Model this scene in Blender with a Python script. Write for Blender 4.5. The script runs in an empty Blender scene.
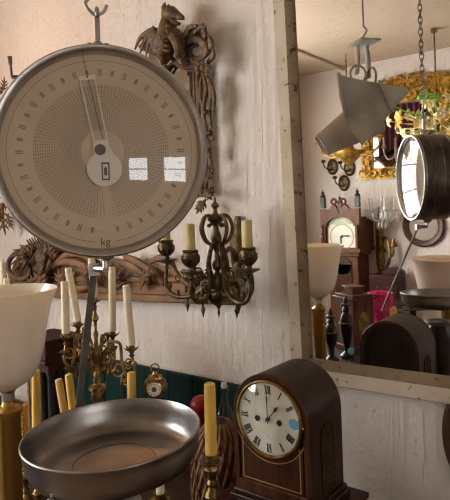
import bpy, math, random
from mathutils import Vector, Matrix
random.seed(7)
V = Vector
SC = bpy.context.scene
COL = SC.collection
PI = math.pi
def rad(a): return math.radians(a)

# ------------------------------------------------------------------ camera geometry
F_PX, CX, CY = 570.0, 225.0, 210.0
W_ANG = rad(38.0)
CAM = V((0, -1.75, 1.75))
FWD = V((-math.sin(W_ANG), math.cos(W_ANG), 0))
RGT = V((math.cos(W_ANG), math.sin(W_ANG), 0))
ZUP = V((0, 0, 1))
ROLL = rad(2.0)
MIRROR_Y = -0.03

def ray(px, py):
    dx, dy = px - CX, CY - py
    a = dx * math.cos(ROLL) + dy * math.sin(ROLL)
    b = -dx * math.sin(ROLL) + dy * math.cos(ROLL)
    return FWD + RGT * (a / F_PX) + ZUP * (b / F_PX)
def P(px, py, z):
    return CAM + ray(px, py) * z
def W(px, py, d=0.0):               # a point at distance d in front of the main wall (y = 0)
    r = ray(px, py)
    return CAM + r * ((-d - CAM.y) / r.y)
def flip(p):
    return V((p.x, 2 * MIRROR_Y - p.y, p.z))
def M(px, py, z):                   # the real place of something met in the looking glass at depth z
    return flip(P(px, py, z))
BACK_Y = -4.6
def MB_(px, py, d=0.0):             # the same for things on the opposite wall
    r = ray(px, py)
    yv = 2 * MIRROR_Y - (BACK_Y + d)
    return flip(CAM + r * ((yv - CAM.y) / r.y))
def H(z, p):
    return V((p.x, p.y, z))

# ------------------------------------------------------------------ mesh builder
def smooth_path(pts, rr, k=5):
    if len(pts) < 3 or k < 2: return pts, rr
    P2 = [pts[0] * 2 - pts[1]] + list(pts) + [pts[-1] * 2 - pts[-2]]
    out, ro = [], []
    for i in range(1, len(P2) - 2):
        p0, p1, p2, p3 = P2[i-1], P2[i], P2[i+1], P2[i+2]
        for j in range(k):
            t = j / k
            out.append(0.5 * ((2*p1) + (p2-p0)*t + (2*p0-5*p1+4*p2-p3)*t*t + (3*p1-p0-3*p2+p3)*t**3))
            ro.append(rr[i-1] * (1-t) + rr[i] * t)
    out.append(pts[-1]); ro.append(rr[-1])
    return out, ro

class MB:
    def __init__(s): s.v, s.f = [], []
    def add(s, vs, fs):
        n = len(s.v); s.v += [V(x) for x in vs]; s.f += [tuple(n + i for i in q) for q in fs]; return s
    def box(s, c, sx, sy, sz, X=V((1,0,0)), Y=V((0,1,0)), Z=V((0,0,1))):
        c = V(c); vs = []
        for k in (-.5, .5):
            for j in (-.5, .5):
                for i in (-.5, .5): vs.append(c + X*(i*sx) + Y*(j*sy) + Z*(k*sz))
        return s.add(vs, [(0,2,3,1),(4,5,7,6),(0,1,5,4),(1,3,7,5),(3,2,6,7),(2,0,4,6)])
    def bx(s, x0, x1, y0, y1, z0, z1):
        return s.box(((x0+x1)/2, (y0+y1)/2, (z0+z1)/2), x1-x0, y1-y0, z1-z0)
    def lathe(s, prof, o, ax=ZUP, n=24, ref=None, caps=True, a0=0, sx=1.0):
        ax = V(ax).normalized(); o = V(o)
        ref = V(ref) if ref else (V((1,0,0)) if abs(ax.x) < .9 else V((0,1,0)))
        u = (ref - ax * ref.dot(ax)).normalized(); w = ax.cross(u)
        vs, fs = [], []
        for r, h in prof:
            for i in range(n):
                a = a0 + 2*PI*i/n
                vs.append(o + ax*h + u*(r*sx*math.cos(a)) + w*(r*math.sin(a)))
        for k in range(len(prof)-1):
            for i in range(n):
                j = (i+1) % n
                fs.append((k*n+i, k*n+j, (k+1)*n+j, (k+1)*n+i))
        if caps:
            if prof[0][0] > 1e-5: fs.append(tuple(reversed(range(n))))
            if prof[-1][0] > 1e-5: fs.append(tuple((len(prof)-1)*n+i for i in range(n)))
        return s.add(vs, fs)
    def cyl(s, a, b, r, r2=None, n=12):
        a, b = V(a), V(b)
        return s.lathe([(r, 0), (r if r2 is None else r2, (b-a).length)], a, b-a, n)
    def tube(s, pts, radii, n=8, k=5, flat=1.0, thin=None):
        pts = [V(p) for p in pts]
        if not isinstance(radii, (list, tuple)): radii = [radii]*len(pts)
        pts, rr = smooth_path(pts, list(radii), k)
        vs, fs = [], []
        prev = None
        for i, p in enumerate(pts):
            t = (pts[min(i+1, len(pts)-1)] - pts[max(i-1, 0)])
            if t.length < 1e-9: t = V((0,0,1))
            t.normalize()
            if thin is not None:
                a = V(thin) - t * V(thin).dot(t)
                if a.length < 1e-4: a = t.orthogonal()
            elif prev is None: a = t.orthogonal()
            else:
                a = prev - t * prev.dot(t)
                if a.length < 1e-6: a = t.orthogonal()
            a.normalize(); prev = a; b = t.cross(a)
            for j in range(n):
                g = 2*PI*j/n
                vs.append(p + a*(rr[i]*flat*math.cos(g)) + b*(rr[i]*math.sin(g)))
        m = len(pts)
        for i in range(m-1):
            for j in range(n):
                q = (j+1) % n
                fs.append((i*n+j, i*n+q, (i+1)*n+q, (i+1)*n+j))
        fs.append(tuple(reversed(range(n)))); fs.append(tuple((m-1)*n+j for j in range(n)))
        return s.add(vs, fs)
    def blob(s, c, rx, ry=None, rz=None, X=V((1,0,0)), Y=V((0,1,0)), Z=V((0,0,1)), n=12, m=8):
        ry = rx if ry is None else ry; rz = rx if rz is None else rz
        c = V(c); vs = [c - Z*rz]; fs = []
        for k in range(1, m):
            t = -PI/2 + PI*k/m
            for i in range(n):
                a = 2*PI*i/n
                vs.append(c + X*(rx*math.cos(t)*math.cos(a)) + Y*(ry*math.cos(t)*math.sin(a)) + Z*(rz*math.sin(t)))
        vs.append(c + Z*rz)
        for i in range(n):
            j = (i+1) % n
            fs.append((0, 1+j, 1+i))
            for k in range(m-2): fs.append((1+k*n+i, 1+k*n+j, 1+(k+1)*n+j, 1+(k+1)*n+i))
            fs.append((len(vs)-1, 1+(m-2)*n+i, 1+(m-2)*n+j))
        return s.add(vs, fs)
    def torus(s, c, nrm, R, r, n=32, m=8, sx=1.0, ref=None, flat=1.0):
        nrm = V(nrm).normalized(); c = V(c)
        u = (V(ref) - nrm*V(ref).dot(nrm)).normalized() if ref is not None else nrm.orthogonal().normalized()
        w = nrm.cross(u); vs, fs = [], []
        for i in range(n):
            a = 2*PI*i/n; d = u*math.cos(a)*sx + w*math.sin(a)
            for j in range(m):
                b = 2*PI*j/m
                vs.append(c + d*(R + r*math.cos(b)) + nrm*(r*flat*math.sin(b)))
        for i in range(n):
            for j in range(m):
                i2, j2 = (i+1) % n, (j+1) % m
                fs.append((i*m+j, i2*m+j, i2*m+j2, i*m+j2))
        return s.add(vs, fs)
    def prism(s, poly, o, X, Y, N, depth):
        o = V(o); n = len(poly)
        vs = [o + X*a + Y*b for a, b in poly] + [o + X*a + Y*b + N*depth for a, b in poly]
        fs = [tuple(reversed(range(n))), tuple(range(n, 2*n))] + [(i, (i+1) % n, n+(i+1) % n, n+i) for i in range(n)]
        return s.add(vs, fs)
    def ring(s, outer, inner, o, X, Y, N, depth, depth_in=None):
        o = V(o); n = len(outer); di = depth if depth_in is None else depth_in
        vs = [o + X*a + Y*b for a, b in outer] + [o + X*a + Y*b for a, b in inner]
        vs += [o + X*a + Y*b + N*depth for a, b in outer] + [o + X*a + Y*b + N*di for a, b in inner]
        fs = []
        for i in range(n):
            j = (i+1) % n
            fs += [(i, j, n+j, n+i), (2*n+i, 3*n+i, 3*n+j, 2*n+j), (i, 2*n+i, 2*n+j, j), (n+i, n+j, 3*n+j, 3*n+i)]
        return s.add(vs, fs)

def build(name, mb, mat, parent=None, base=None, bevel=0, sharp=38):
    me = bpy.data.meshes.new(name)
    if parent is not None:
        r = parent
        while r.parent: r = r.parent
        off = V(r.location)
    else:
        if base is None:
            zs = min(v.z for v in mb.v); n = len(mb.v)
            base = V((sum(v.x for v in mb.v)/n, sum(v.y for v in mb.v)/n, zs))
        off = V(base)
    me.from_pydata([v - off for v in mb.v], [], mb.f)
    me.validate()
    import bmesh
    bm = bmesh.new(); bm.from_mesh(me); bmesh.ops.recalc_face_normals(bm, faces=bm.faces); bm.to_mesh(me); bm.free()
    for p in me.polygons: p.use_smooth = True
    me.set_sharp_from_angle(angle=rad(sharp))
    me.materials.append(mat)
    o = bpy.data.objects.new(name, me); COL.objects.link(o)
    if parent is not None: o.parent = parent
    else: o.location = off
    if bevel:
        m = o.modifiers.new('bevel', 'BEVEL'); m.width = bevel; m.segments = 2; m.limit_method = 'ANGLE'
    return o
def tag(o, label=None, cat=None, group=None, kind=None):
    if label: o['label'] = label
    if cat: o['category'] = cat
    if group: o['group'] = group
    if kind: o['kind'] = kind
    return o
def thing(name, base, label, cat, group=None):
    o = bpy.data.objects.new(name, None); o.empty_display_size = .05; COL.objects.link(o); o.location = V(base)
    return tag(o, label, cat, group)

# ------------------------------------------------------------------ materials
def mat(name, c, rough=.5, metal=0.0, c2=None, scale=8.0, detail=4, stretch=(1,1,1), bump=0.0, bscale=None, coat=0.0,
        spec=.5, trans=0.0, emit=None, estr=0.0, sss=0.0, lo=.35, hi=.65, rough2=None, alpha=1.0, ior=1.45, bdist=.01):
    m = bpy.data.materials.new(name); m.use_nodes = True
    nt = m.node_tree; b = nt.nodes['Principled BSDF']
    b.inputs['Base Color'].default_value = (*c, 1); b.inputs['Roughness'].default_value = rough
    b.inputs['Metallic'].default_value = metal; b.inputs['Coat Weight'].default_value = coat
    b.inputs['Specular IOR Level'].default_value = spec; b.inputs['Transmission Weight'].default_value = trans
    b.inputs['IOR'].default_value = ior
    b.inputs['Alpha'].default_value = alpha
    if sss:
        b.inputs['Subsurface Weight'].default_value = sss; b.inputs['Subsurface Radius'].default_value = (.02, .012, .006)
        b.inputs['Subsurface Scale'].default_value = .5
    if emit: b.inputs['Emission Color'].default_value = (*emit, 1); b.inputs['Emission Strength'].default_value = estr
    if c2 or bump:
        tc = nt.nodes.new('ShaderNodeTexCoord'); mp = nt.nodes.new('ShaderNodeMapping')
        mp.inputs['Scale'].default_value = stretch
        nt.links.new(tc.outputs['Object'], mp.inputs['Vector'])
        nz = nt.nodes.new('ShaderNodeTexNoise'); nz.inputs['Scale'].default_value = scale; nz.inputs['Detail'].default_value = detail
        nt.links.new(mp.outputs['Vector'], nz.inputs['Vector'])
        if c2:
            rp = nt.nodes.new('ShaderNodeValToRGB')
            rp.color_ramp.elements[0].position = lo; rp.color_ramp.elements[1].position = hi
            rp.color_ramp.elements[0].color = (*c, 1); rp.color_ramp.elements[1].color = (*c2, 1)
            nt.links.new(nz.outputs['Fac'], rp.inputs['Fac']); nt.links.new(rp.outputs['Color'], b.inputs['Base Color'])
        if bump:
            nb = nz
            if bscale:
                nb = nt.nodes.new('ShaderNodeTexNoise'); nb.inputs['Scale'].default_value = bscale; nb.inputs['Detail'].default_value = 5
                nt.links.new(mp.outputs['Vector'], nb.inputs['Vector'])
            bp = nt.nodes.new('ShaderNodeBump'); bp.inputs['Strength'].default_value = bump; bp.inputs['Distance'].default_value = bdist
            nt.links.new(nb.outputs['Fac'], bp.inputs['Height']); nt.links.new(bp.outputs['Normal'], b.inputs['Normal'])
        if rough2 is not None:
            mr = nt.nodes.new('ShaderNodeMapRange'); mr.inputs['To Min'].default_value = rough; mr.inputs['To Max'].default_value = rough2
            nt.links.new(nz.outputs['Fac'], mr.inputs['Value']); nt.links.new(mr.outputs['Result'], b.inputs['Roughness'])
    return m

def pane_glass(name, tint=(1,1,1), rough=.0):        # a clear sheet: fresnel gloss over transparency
    m = bpy.data.materials.new(name); m.use_nodes = True; nt = m.node_tree
    nt.nodes.remove(nt.nodes['Principled BSDF']); out = nt.nodes['Material Output']
    lw = nt.nodes.new('ShaderNodeLayerWeight'); lw.inputs['Blend'].default_value = .5
    pw = nt.nodes.new('ShaderNodeMath'); pw.operation = 'POWER'; pw.inputs[1].default_value = 5
    fr = nt.nodes.new('ShaderNodeMath'); fr.operation = 'MULTIPLY_ADD'; fr.inputs[1].default_value = .9; fr.inputs[2].default_value = .066
    nt.links.new(lw.outputs['Facing'], pw.inputs[0]); nt.links.new(pw.outputs[0], fr.inputs[0])
    tr = nt.nodes.new('ShaderNodeBsdfTransparent'); tr.inputs['Color'].default_value = (*tint, 1)
    gl = nt.nodes.new('ShaderNodeBsdfGlossy'); gl.inputs['Roughness'].default_value = rough
    mx = nt.nodes.new('ShaderNodeMixShader')
    nt.links.new(fr.outputs[0], mx.inputs['Fac']); nt.links.new(tr.outputs[0], mx.inputs[1]); nt.links.new(gl.outputs[0], mx.inputs[2])
    nt.links.new(mx.outputs[0], out.inputs['Surface'])
    return m

def plaster(name, c, c2):
    m = mat(name, c, .85, c2=c2, scale=1.6, lo=.3, hi=.75, spec=.25)
    nt = m.node_tree; b = nt.nodes['Principled BSDF']
    tc = nt.nodes.new('ShaderNodeTexCoord')
    n1 = nt.nodes.new('ShaderNodeTexNoise'); n1.inputs['Scale'].default_value = 9; n1.inputs['Detail'].default_value = 8; n1.inputs['Roughness'].default_value = .62
    mp = nt.nodes.new('ShaderNodeMapping'); mp.inputs['Scale'].default_value = (26, 26, 1.1)
    n2 = nt.nodes.new('ShaderNodeTexNoise'); n2.inputs['Scale'].default_value = 1.6; n2.inputs['Detail'].default_value = 2
    vo = nt.nodes.new('ShaderNodeTexVoronoi'); vo.inputs['Scale'].default_value = 13
    nt.links.new(tc.outputs['Object'], n1.inputs['Vector']); nt.links.new(tc.outputs['Object'], mp.inputs['Vector'])
    nt.links.new(mp.outputs['Vector'], n2.inputs['Vector']); nt.links.new(tc.outputs['Object'], vo.inputs['Vector'])
    sm = nt.nodes.new('ShaderNodeMapRange'); sm.inputs['From Min'].default_value = 0.0; sm.inputs['From Max'].default_value = .12
    sm.inputs['To Min'].default_value = -.18; sm.inputs['To Max'].default_value = 0
    nt.links.new(vo.outputs['Distance'], sm.inputs['Value'])
    st = nt.nodes.new('ShaderNodeMath'); st.operation = 'MULTIPLY'; st.inputs[1].default_value = .35
    nt.links.new(n2.outputs['Fac'], st.inputs[0])
    a1 = nt.nodes.new('ShaderNodeMath'); a1.operation = 'ADD'
    nt.links.new(n1.outputs['Fac'], a1.inputs[0]); nt.links.new(st.outputs[0], a1.inputs[1])
    a2 = nt.nodes.new('ShaderNodeMath'); a2.operation = 'ADD'
    nt.links.new(a1.outputs[0], a2.inputs[0]); nt.links.new(sm.outputs['Result'], a2.inputs[1])
    bp = nt.nodes.new('ShaderNodeBump'); bp.inputs['Strength'].default_value = .8; bp.inputs['Distance'].default_value = .027
    nt.links.new(a2.outputs[0], bp.inputs['Height']); nt.links.new(bp.outputs['Normal'], b.inputs['Normal'])
    return m

def chipped(name, paint, paint2, wood, thr=.6):
    m = mat(name, paint, .75, c2=paint2, scale=5, spec=.3)
    nt = m.node_tree; b = nt.nodes['Principled BSDF']
    ramp = [n for n in nt.nodes if n.type == 'VALTORGB'][0]
    tc = nt.nodes.new('ShaderNodeTexCoord'); n1 = nt.nodes.new('ShaderNodeTexNoise')
    n1.inputs['Scale'].default_value = 26; n1.inputs['Detail'].default_value = 7; n1.inputs['Roughness'].default_value = .7
    nt.links.new(tc.outputs['Object'], n1.inputs['Vector'])
    r2 = nt.nodes.new('ShaderNodeValToRGB'); r2.color_ramp.elements[0].position = thr; r2.color_ramp.elements[1].position = thr + .05
    nt.links.new(n1.outputs['Fac'], r2.inputs['Fac']); n1.inputs['Scale'].default_value = 34
    mx = nt.nodes.new('ShaderNodeMix'); mx.data_type = 'RGBA'
    nt.links.new(r2.outputs['Color'], mx.inputs[0]); nt.links.new(ramp.outputs['Color'], mx.inputs[6]); mx.inputs[7].default_value = (*wood, 1)
    nt.links.new(mx.outputs[2], b.inputs['Base Color'])
    bp = nt.nodes.new('ShaderNodeBump'); bp.inputs['Strength'].default_value = .5; bp.inputs['Distance'].default_value = .004; bp.invert = True
    nt.links.new(r2.outputs['Color'], bp.inputs['Height']); nt.links.new(bp.outputs['Normal'], b.inputs['Normal'])
    return m

K = {}
K['wall'] = plaster('wall_plaster', (.69, .60, .52), (.75, .68, .61))
K['ceiling'] = plaster('ceiling_plaster', (.50, .38, .265), (.56, .44, .32))
K['floor'] = mat('floor_boards', (.16, .09, .05), .5, c2=(.24, .14, .08), scale=3, stretch=(1, 12, 1))
K['steel'] = mat('brushed_steel', (.40, .375, .34), .30, 1, c2=(.48, .45, .41), scale=30, bump=.05, bscale=60)
K['pansteel'] = mat('worn_steel', (.275, .25, .232), .27, 1, c2=(.38, .355, .33), scale=14, rough2=.38)
K['darksteel'] = mat('dark_steel', (.085, .07, .06), .34, 1, c2=(.16, .135, .115), scale=18)
K['gray_iron'] = mat('grey_painted_iron', (.11, .10, .09), .75, 0, c2=(.17, .155, .14), scale=25, spec=.25)
K['dial'] = mat('aged_dial_card', (.60, .495, .345), .8, c2=(.65, .54, .39), scale=5)
K['dialink'] = mat('dial_print', (.13, .11, .09), .9)
K['dialgrid'] = mat('dial_fine_print', (.33, .27, .195), .9)
K['pointer'] = mat('pointer_enamel', (.78, .73, .63), .6)
K['glass'] = pane_glass('clear_glass', rough=.015)
K['looking'] = mat('old_silvering', (.86, .85, .83), .012, 1)
K['darkmirror'] = mat('dim_old_mirror', (.50, .46, .43), .05, 1)
K['carved'] = mat('carved_walnut', (.030, .014, .004), .45, c2=(.17, .095, .032), scale=26, bump=.7, bscale=70, spec=.4)
K['carved_mid'] = mat('carved_brown_wood', (.06, .025, .008), .5, c2=(.19, .095, .032), scale=18, bump=.6, bscale=60, spec=.35)
K['carved_light'] = mat('carved_oak', (.12, .052, .017), .5, c2=(.26, .125, .045), scale=10, bump=.3, bscale=50, spec=.3)
K['bronze'] = mat('old_bronze', (.055, .036, .016), .42, .8, c2=(.17, .115, .05), scale=34, bump=.5, bscale=90)
K['brass'] = mat('antique_brass', (.13, .080, .026), .36, .9, c2=(.34, .22, .075), scale=26, bump=.4, bscale=80)
K['brass_pol'] = mat('polished_brass', (.36, .23, .065), .26, 1, c2=(.46, .30, .10), scale=9)
K['brass_col'] = mat('brass_column', (.44, .26, .06), .34, .85, c2=(.50, .31, .08), scale=5)
K['cream_wax'] = mat('cream_wax', (.80, .70, .47), .5, c2=(.84, .75, .54), scale=12, sss=.3)
K['yellow_wax'] = mat('yellow_wax', (.78, .50, .085), .5, c2=(.82, .55, .12), scale=12, sss=.2)
K['tan_wax'] = mat('tan_wax', (.74, .45, .15), .5, c2=(.78, .50, .20), scale=12, sss=.2)
K['orange_wax'] = mat('orange_wax', (.70, .33, .06), .5, c2=(.74, .38, .09), scale=12, sss=.3)
K['sleeve'] = mat('candle_sleeve_card', (.62, .50, .23), .7, c2=(.50, .38, .15), scale=20)
K['wick'] = mat('wick', (.03, .025, .02), .9)
K['milk'] = mat('milk_glass', (.86, .765, .655), .25, c2=(.88, .79, .68), scale=3, coat=.2, sss=.4)
K['silver'] = mat('silver_fitting', (.40, .375, .345), .36, 1)
K['clockwood'] = mat('clock_mahogany', (.016, .0058, .003), .38, c2=(.046, .0165, .007), scale=9, stretch=(9, 9, 1.0), spec=.35)
K['clockpanel'] = mat('clock_veneer', (.042, .0135, .005), .38, c2=(.08, .028, .010), scale=9, stretch=(9, 9, 1.0), spec=.35)
K['clockback'] = mat('clock_back_board', (.016, .008, .005), .6, c2=(.026, .013, .009), scale=8, stretch=(6, 6, 1), spec=.3)
K['inlay'] = mat('boxwood_inlay', (.42, .24, .09), .4)
K['enamel'] = mat('white_enamel', (.82, .81, .69), .3, c2=(.84, .83, .73), scale=5)
K['ink'] = mat('black_ink', (.02, .02, .022), .6)
K['blueing'] = mat('blue_sticker', (.16, .45, .66), .6)
K['redwood'] = mat('dark_red_mahogany', (.026, .0035, .003), .42, c2=(.05, .008, .005), scale=7, stretch=(2, 6, 6), spec=.35)
K['tablewood'] = mat('table_wood', (.03, .014, .008), .55, c2=(.055, .026, .014), scale=4, stretch=(1, 9, 1), spec=.3)
K['frame_paint'] = chipped('chipped_cream_paint', (.47, .38, .265), (.60, .50, .375), (.12, .075, .042), .60)
K['frame_inner'] = chipped('worn_brown_paint', (.15, .10, .055), (.235, .165, .095), (.05, .03, .018), .58)
K['green'] = mat('dark_green_paint', (.002, .015, .011), .55, c2=(.003, .026, .018), scale=4, stretch=(8, 8, 1), spec=.15)
K['gold'] = mat('gilding', (.20, .095, .010), .4, .6, c2=(.55, .31, .045), scale=16, bump=.5, bscale=50)
K['galv'] = mat('galvanised_sheet', (.30, .27, .225), .65, 0, c2=(.46, .42, .36), scale=6, bump=.08, bscale=30, spec=.3)
K['iron'] = mat('blackened_iron', (.05, .045, .04), .5, .7)
K['chain'] = mat('chain_steel', (.30, .27, .24), .4, 1)
K['maroon'] = mat('maroon_reflection', (.075, .018, .022), .8, c2=(.11, .03, .035), scale=9)  # colour of the dark red reflection imitated before the gilt mirror
K['crystal'] = mat('crystal', (.93, .92, .88), .12, 0, trans=.25, ior=1.5)
K['redglass'] = mat('pink_red_glass', (.62, .02, .13), .25, c2=(.80, .06, .24), scale=20)
K['redball'] = mat('red_lacquer', (.25, .012, .008), .35)
K['wicker'] = mat('brown_wicker', (.05, .019, .008), .6, c2=(.13, .052, .022), scale=22, bump=.5, bscale=45)
K['wicker_pale'] = mat('pale_split_cane', (.25, .115, .045), .6, c2=(.36, .18, .08), scale=22)
K['oak'] = mat('longcase_oak', (.085, .027, .010), .45, c2=(.15, .052, .02), scale=7, stretch=(7, 7, 1), spec=.3)
K['roundwood'] = mat('round_brown_wood', (.05, .021, .01), .4, c2=(.09, .042, .02), scale=6, stretch=(2, 2, 8))
K['longdial'] = mat('painted_dial', (.62, .60, .46), .5, c2=(.72, .70, .56), scale=9)
K['darkglaze'] = mat('dark_glazed_ceramic', (.012, .011, .010), .3, c2=(.03, .024, .018), scale=12, spec=.35)
K['petal_green'] = mat('green_glass_leaf', (.10, .36, .03), .3, c2=(.26, .46, .07), scale=30)
K['petal_white'] = mat('white_glass_flower', (.86, .78, .50), .25, c2=(.86, .70, .25), scale=30)
K['petal_gold'] = mat('amber_glass_flower', (.82, .48, .06), .25, c2=(.86, .60, .14), scale=30)
K['white_paint'] = mat('white_paint', (.78, .76, .72), .5)
K['sticker'] = mat('paper_sticker', (.70, .62, .52), .8)
K['fabricgold'] = mat('gold_brocade', (.16, .09, .015), .5, .4, c2=(.38, .25, .05), scale=45, bump=.5, bscale=60)
K['sky'] = mat('daylight_pane', (.8, .8, .8), .5, emit=(.93, .97, 1.0), estr=1)
K['sky2'] = mat('bright_daylight_pane', (.8, .8, .8), .5, emit=(.97, .985, 1.0), estr=1)
K['bulb'] = mat('warm_bulb', (.9, .8, .6), .3, emit=(1.0, .46, .13), estr=1)
K['archpaint'] = mat('painted_arch', (.30, .36, .22), .5, c2=(.55, .50, .36), scale=14)
K['dullface'] = mat('dull_dial_face', (.30, .25, .19), .6, c2=(.36, .30, .23), scale=8)
K['clearglass_obj'] = pane_glass('bottle_glass', (.80, .88, .86), .03)
def set_emit(k, s): K[k].node_tree.nodes['Principled BSDF'].inputs['Emission Strength'].default_value = s
set_emit('sky', 9.0); set_emit('sky2', 17.0); set_emit('bulb', 66.0)

# ------------------------------------------------------------------ room
LX, RX_, CEIL = -3.65, 2.6, 3.40
def struct(name, mb, m, parent=None, bevel=0):
    o = build(name, mb, m, parent, bevel=bevel, base=None if parent else V((0,0,0))); 
    if parent is None: o['kind'] = 'structure'
    return o
struct('floor', MB().bx(LX-.1, RX_+.1, BACK_Y-.1, .1, -.1, 0), K['floor'])
struct('ceiling', MB().bx(LX-.1, RX_+.1, BACK_Y-.1, .1, CEIL, CEIL+.1), K['ceiling'])
wf = MB().bx(LX-.1, RX_+.1, 0, .1, 0, CEIL)
# dried drips and blisters in the whitewash
for x, ya, yb2, rr2 in ((388.5, 396, 500, .0022), (393, 394, 500, .0026), (395.5, 430, 500, .0016), (398.5, 398, 470, .0020), (404.5, 398, 500, .0030), (407, 396, 440, .0016), (423.5, 404, 498, .0030), (427, 440, 480, .0018), (385, 394, 430, .0015),
                        (262, 60, 160, .0016), (247, 150, 200, .0014), (270, 210, 330, .0018), (262, 300, 350, .0016), (232, 320, 370, .0014), (283, 330, 370, .0016)):
    n5 = 7; pts = [W(x + .5*math.sin(i*1.9+x), ya + (yb2-ya)*i/(n5-1), .0) for i in range(n5)]
    wf.tube(pts, [rr2*.3, rr2, rr2*.8, rr2*1.1, rr2*.9, rr2, rr2*.3], 8, 4)
for x, y, r5 in ((354, 404, .010), (373.5, 410, .007), (359, 426, .005), (375.5, 431, .005), (381, 441, .006), (352, 450, .008), (366, 446, .006), (415, 440, .006), (259, 130, .005), (243, 70, .004), (256, 236, .004)):
    c5 = W(x, y, 0); wf.blob(c5, r5, .0028, r5*1.3, n=10, m=6)
struct('wall_front', wf, K['wall'])
struct('wall_back', MB().bx(LX-.1, RX_+.1, BACK_Y-.1, BACK_Y, 0, CEIL), K['wall'])
def wall_with_window(name, x0, x1, y0, y1, z0, z1):
    b = MB()
    b.bx(x0, x1, BACK_Y, y0, 0, CEIL); b.bx(x0, x1, y1, 0, 0, CEIL)
    b.bx(x0, x1, y0, y1, 0, z0); b.bx(x0, x1, y0, y1, z1, CEIL)
    struct(name, b, K['wall'])
WL = (-3.45, -1.65, 1.15, 2.85)      # window in the left wall: y0, y1, z0, z1
WR = (-2.95, -1.40, 1.48, 2.12)      # window in the right wall
wall_with_window('wall_left', LX-.1, LX, *WL)
wall_with_window('wall_right', RX_, RX_+.1, *WR)
def window(name, x, inward, w, pane, nv, nh):
    y0, y1, z0, z1 = w
    root = bpy.data.objects.new(name, None); COL.objects.link(root); root.location = (x, (y0+y1)/2, z0); root['kind'] = 'structure'
    b = MB(); t = .05
    xa, xb = sorted((x, x - inward*.07))
    b.bx(xa, xb, y0, y0+t, z0, z1); b.bx(xa, xb, y1-t, y1, z0, z1)
    b.bx(xa, xb, y0+t, y1-t, z0, z0+t); b.bx(xa, xb, y0+t, y1-t, z1-t, z1)
    for i in range(1, nv):
        yc = y0 + (y1-y0)*i/nv; tt = .03 if nv > 2 else .42
        b.bx(xa, xb, yc-tt/2, yc+tt/2, z0+t, z1-t)
    for i in range(1, nh):
        zc = z0 + (z1-z0)*i/nh
        b.bx(xa+.005, xb-.005, y0+t, y1-t, zc-.015, zc+.015)
    build('window_frame', b, K['white_paint'], root)
    xp = x - inward*.05
    build('window_pane', MB().bx(xp-.004, xp+.004, y0+t*.5, y1-t*.5, z0+t*.5, z1-t*.5), pane, root)
window('window_1', LX, 1, WL, K['sky2'], 3, 3)
window('window_2', RX_, -1, WR, K['sky'], 2, 2)

# main table along the wall
TZ = .77
t = thing('display_table', (-1.75, -.66, 0), 'long dark wooden table along the wall, crowded with candlesticks and clocks', 'table')
build('tabletop', MB().bx(-2.95, -.47, -1.12, -.04, TZ-.04, TZ), K['tablewood'], t, bevel=.004)
for x in (-2.88, -.54):
    for y in (-1.06, -.12):
        build('leg', MB().bx(x-.035, x+.035, y-.035, y+.035, 0, TZ-.04), K['tablewood'], t, bevel=.003)

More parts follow.
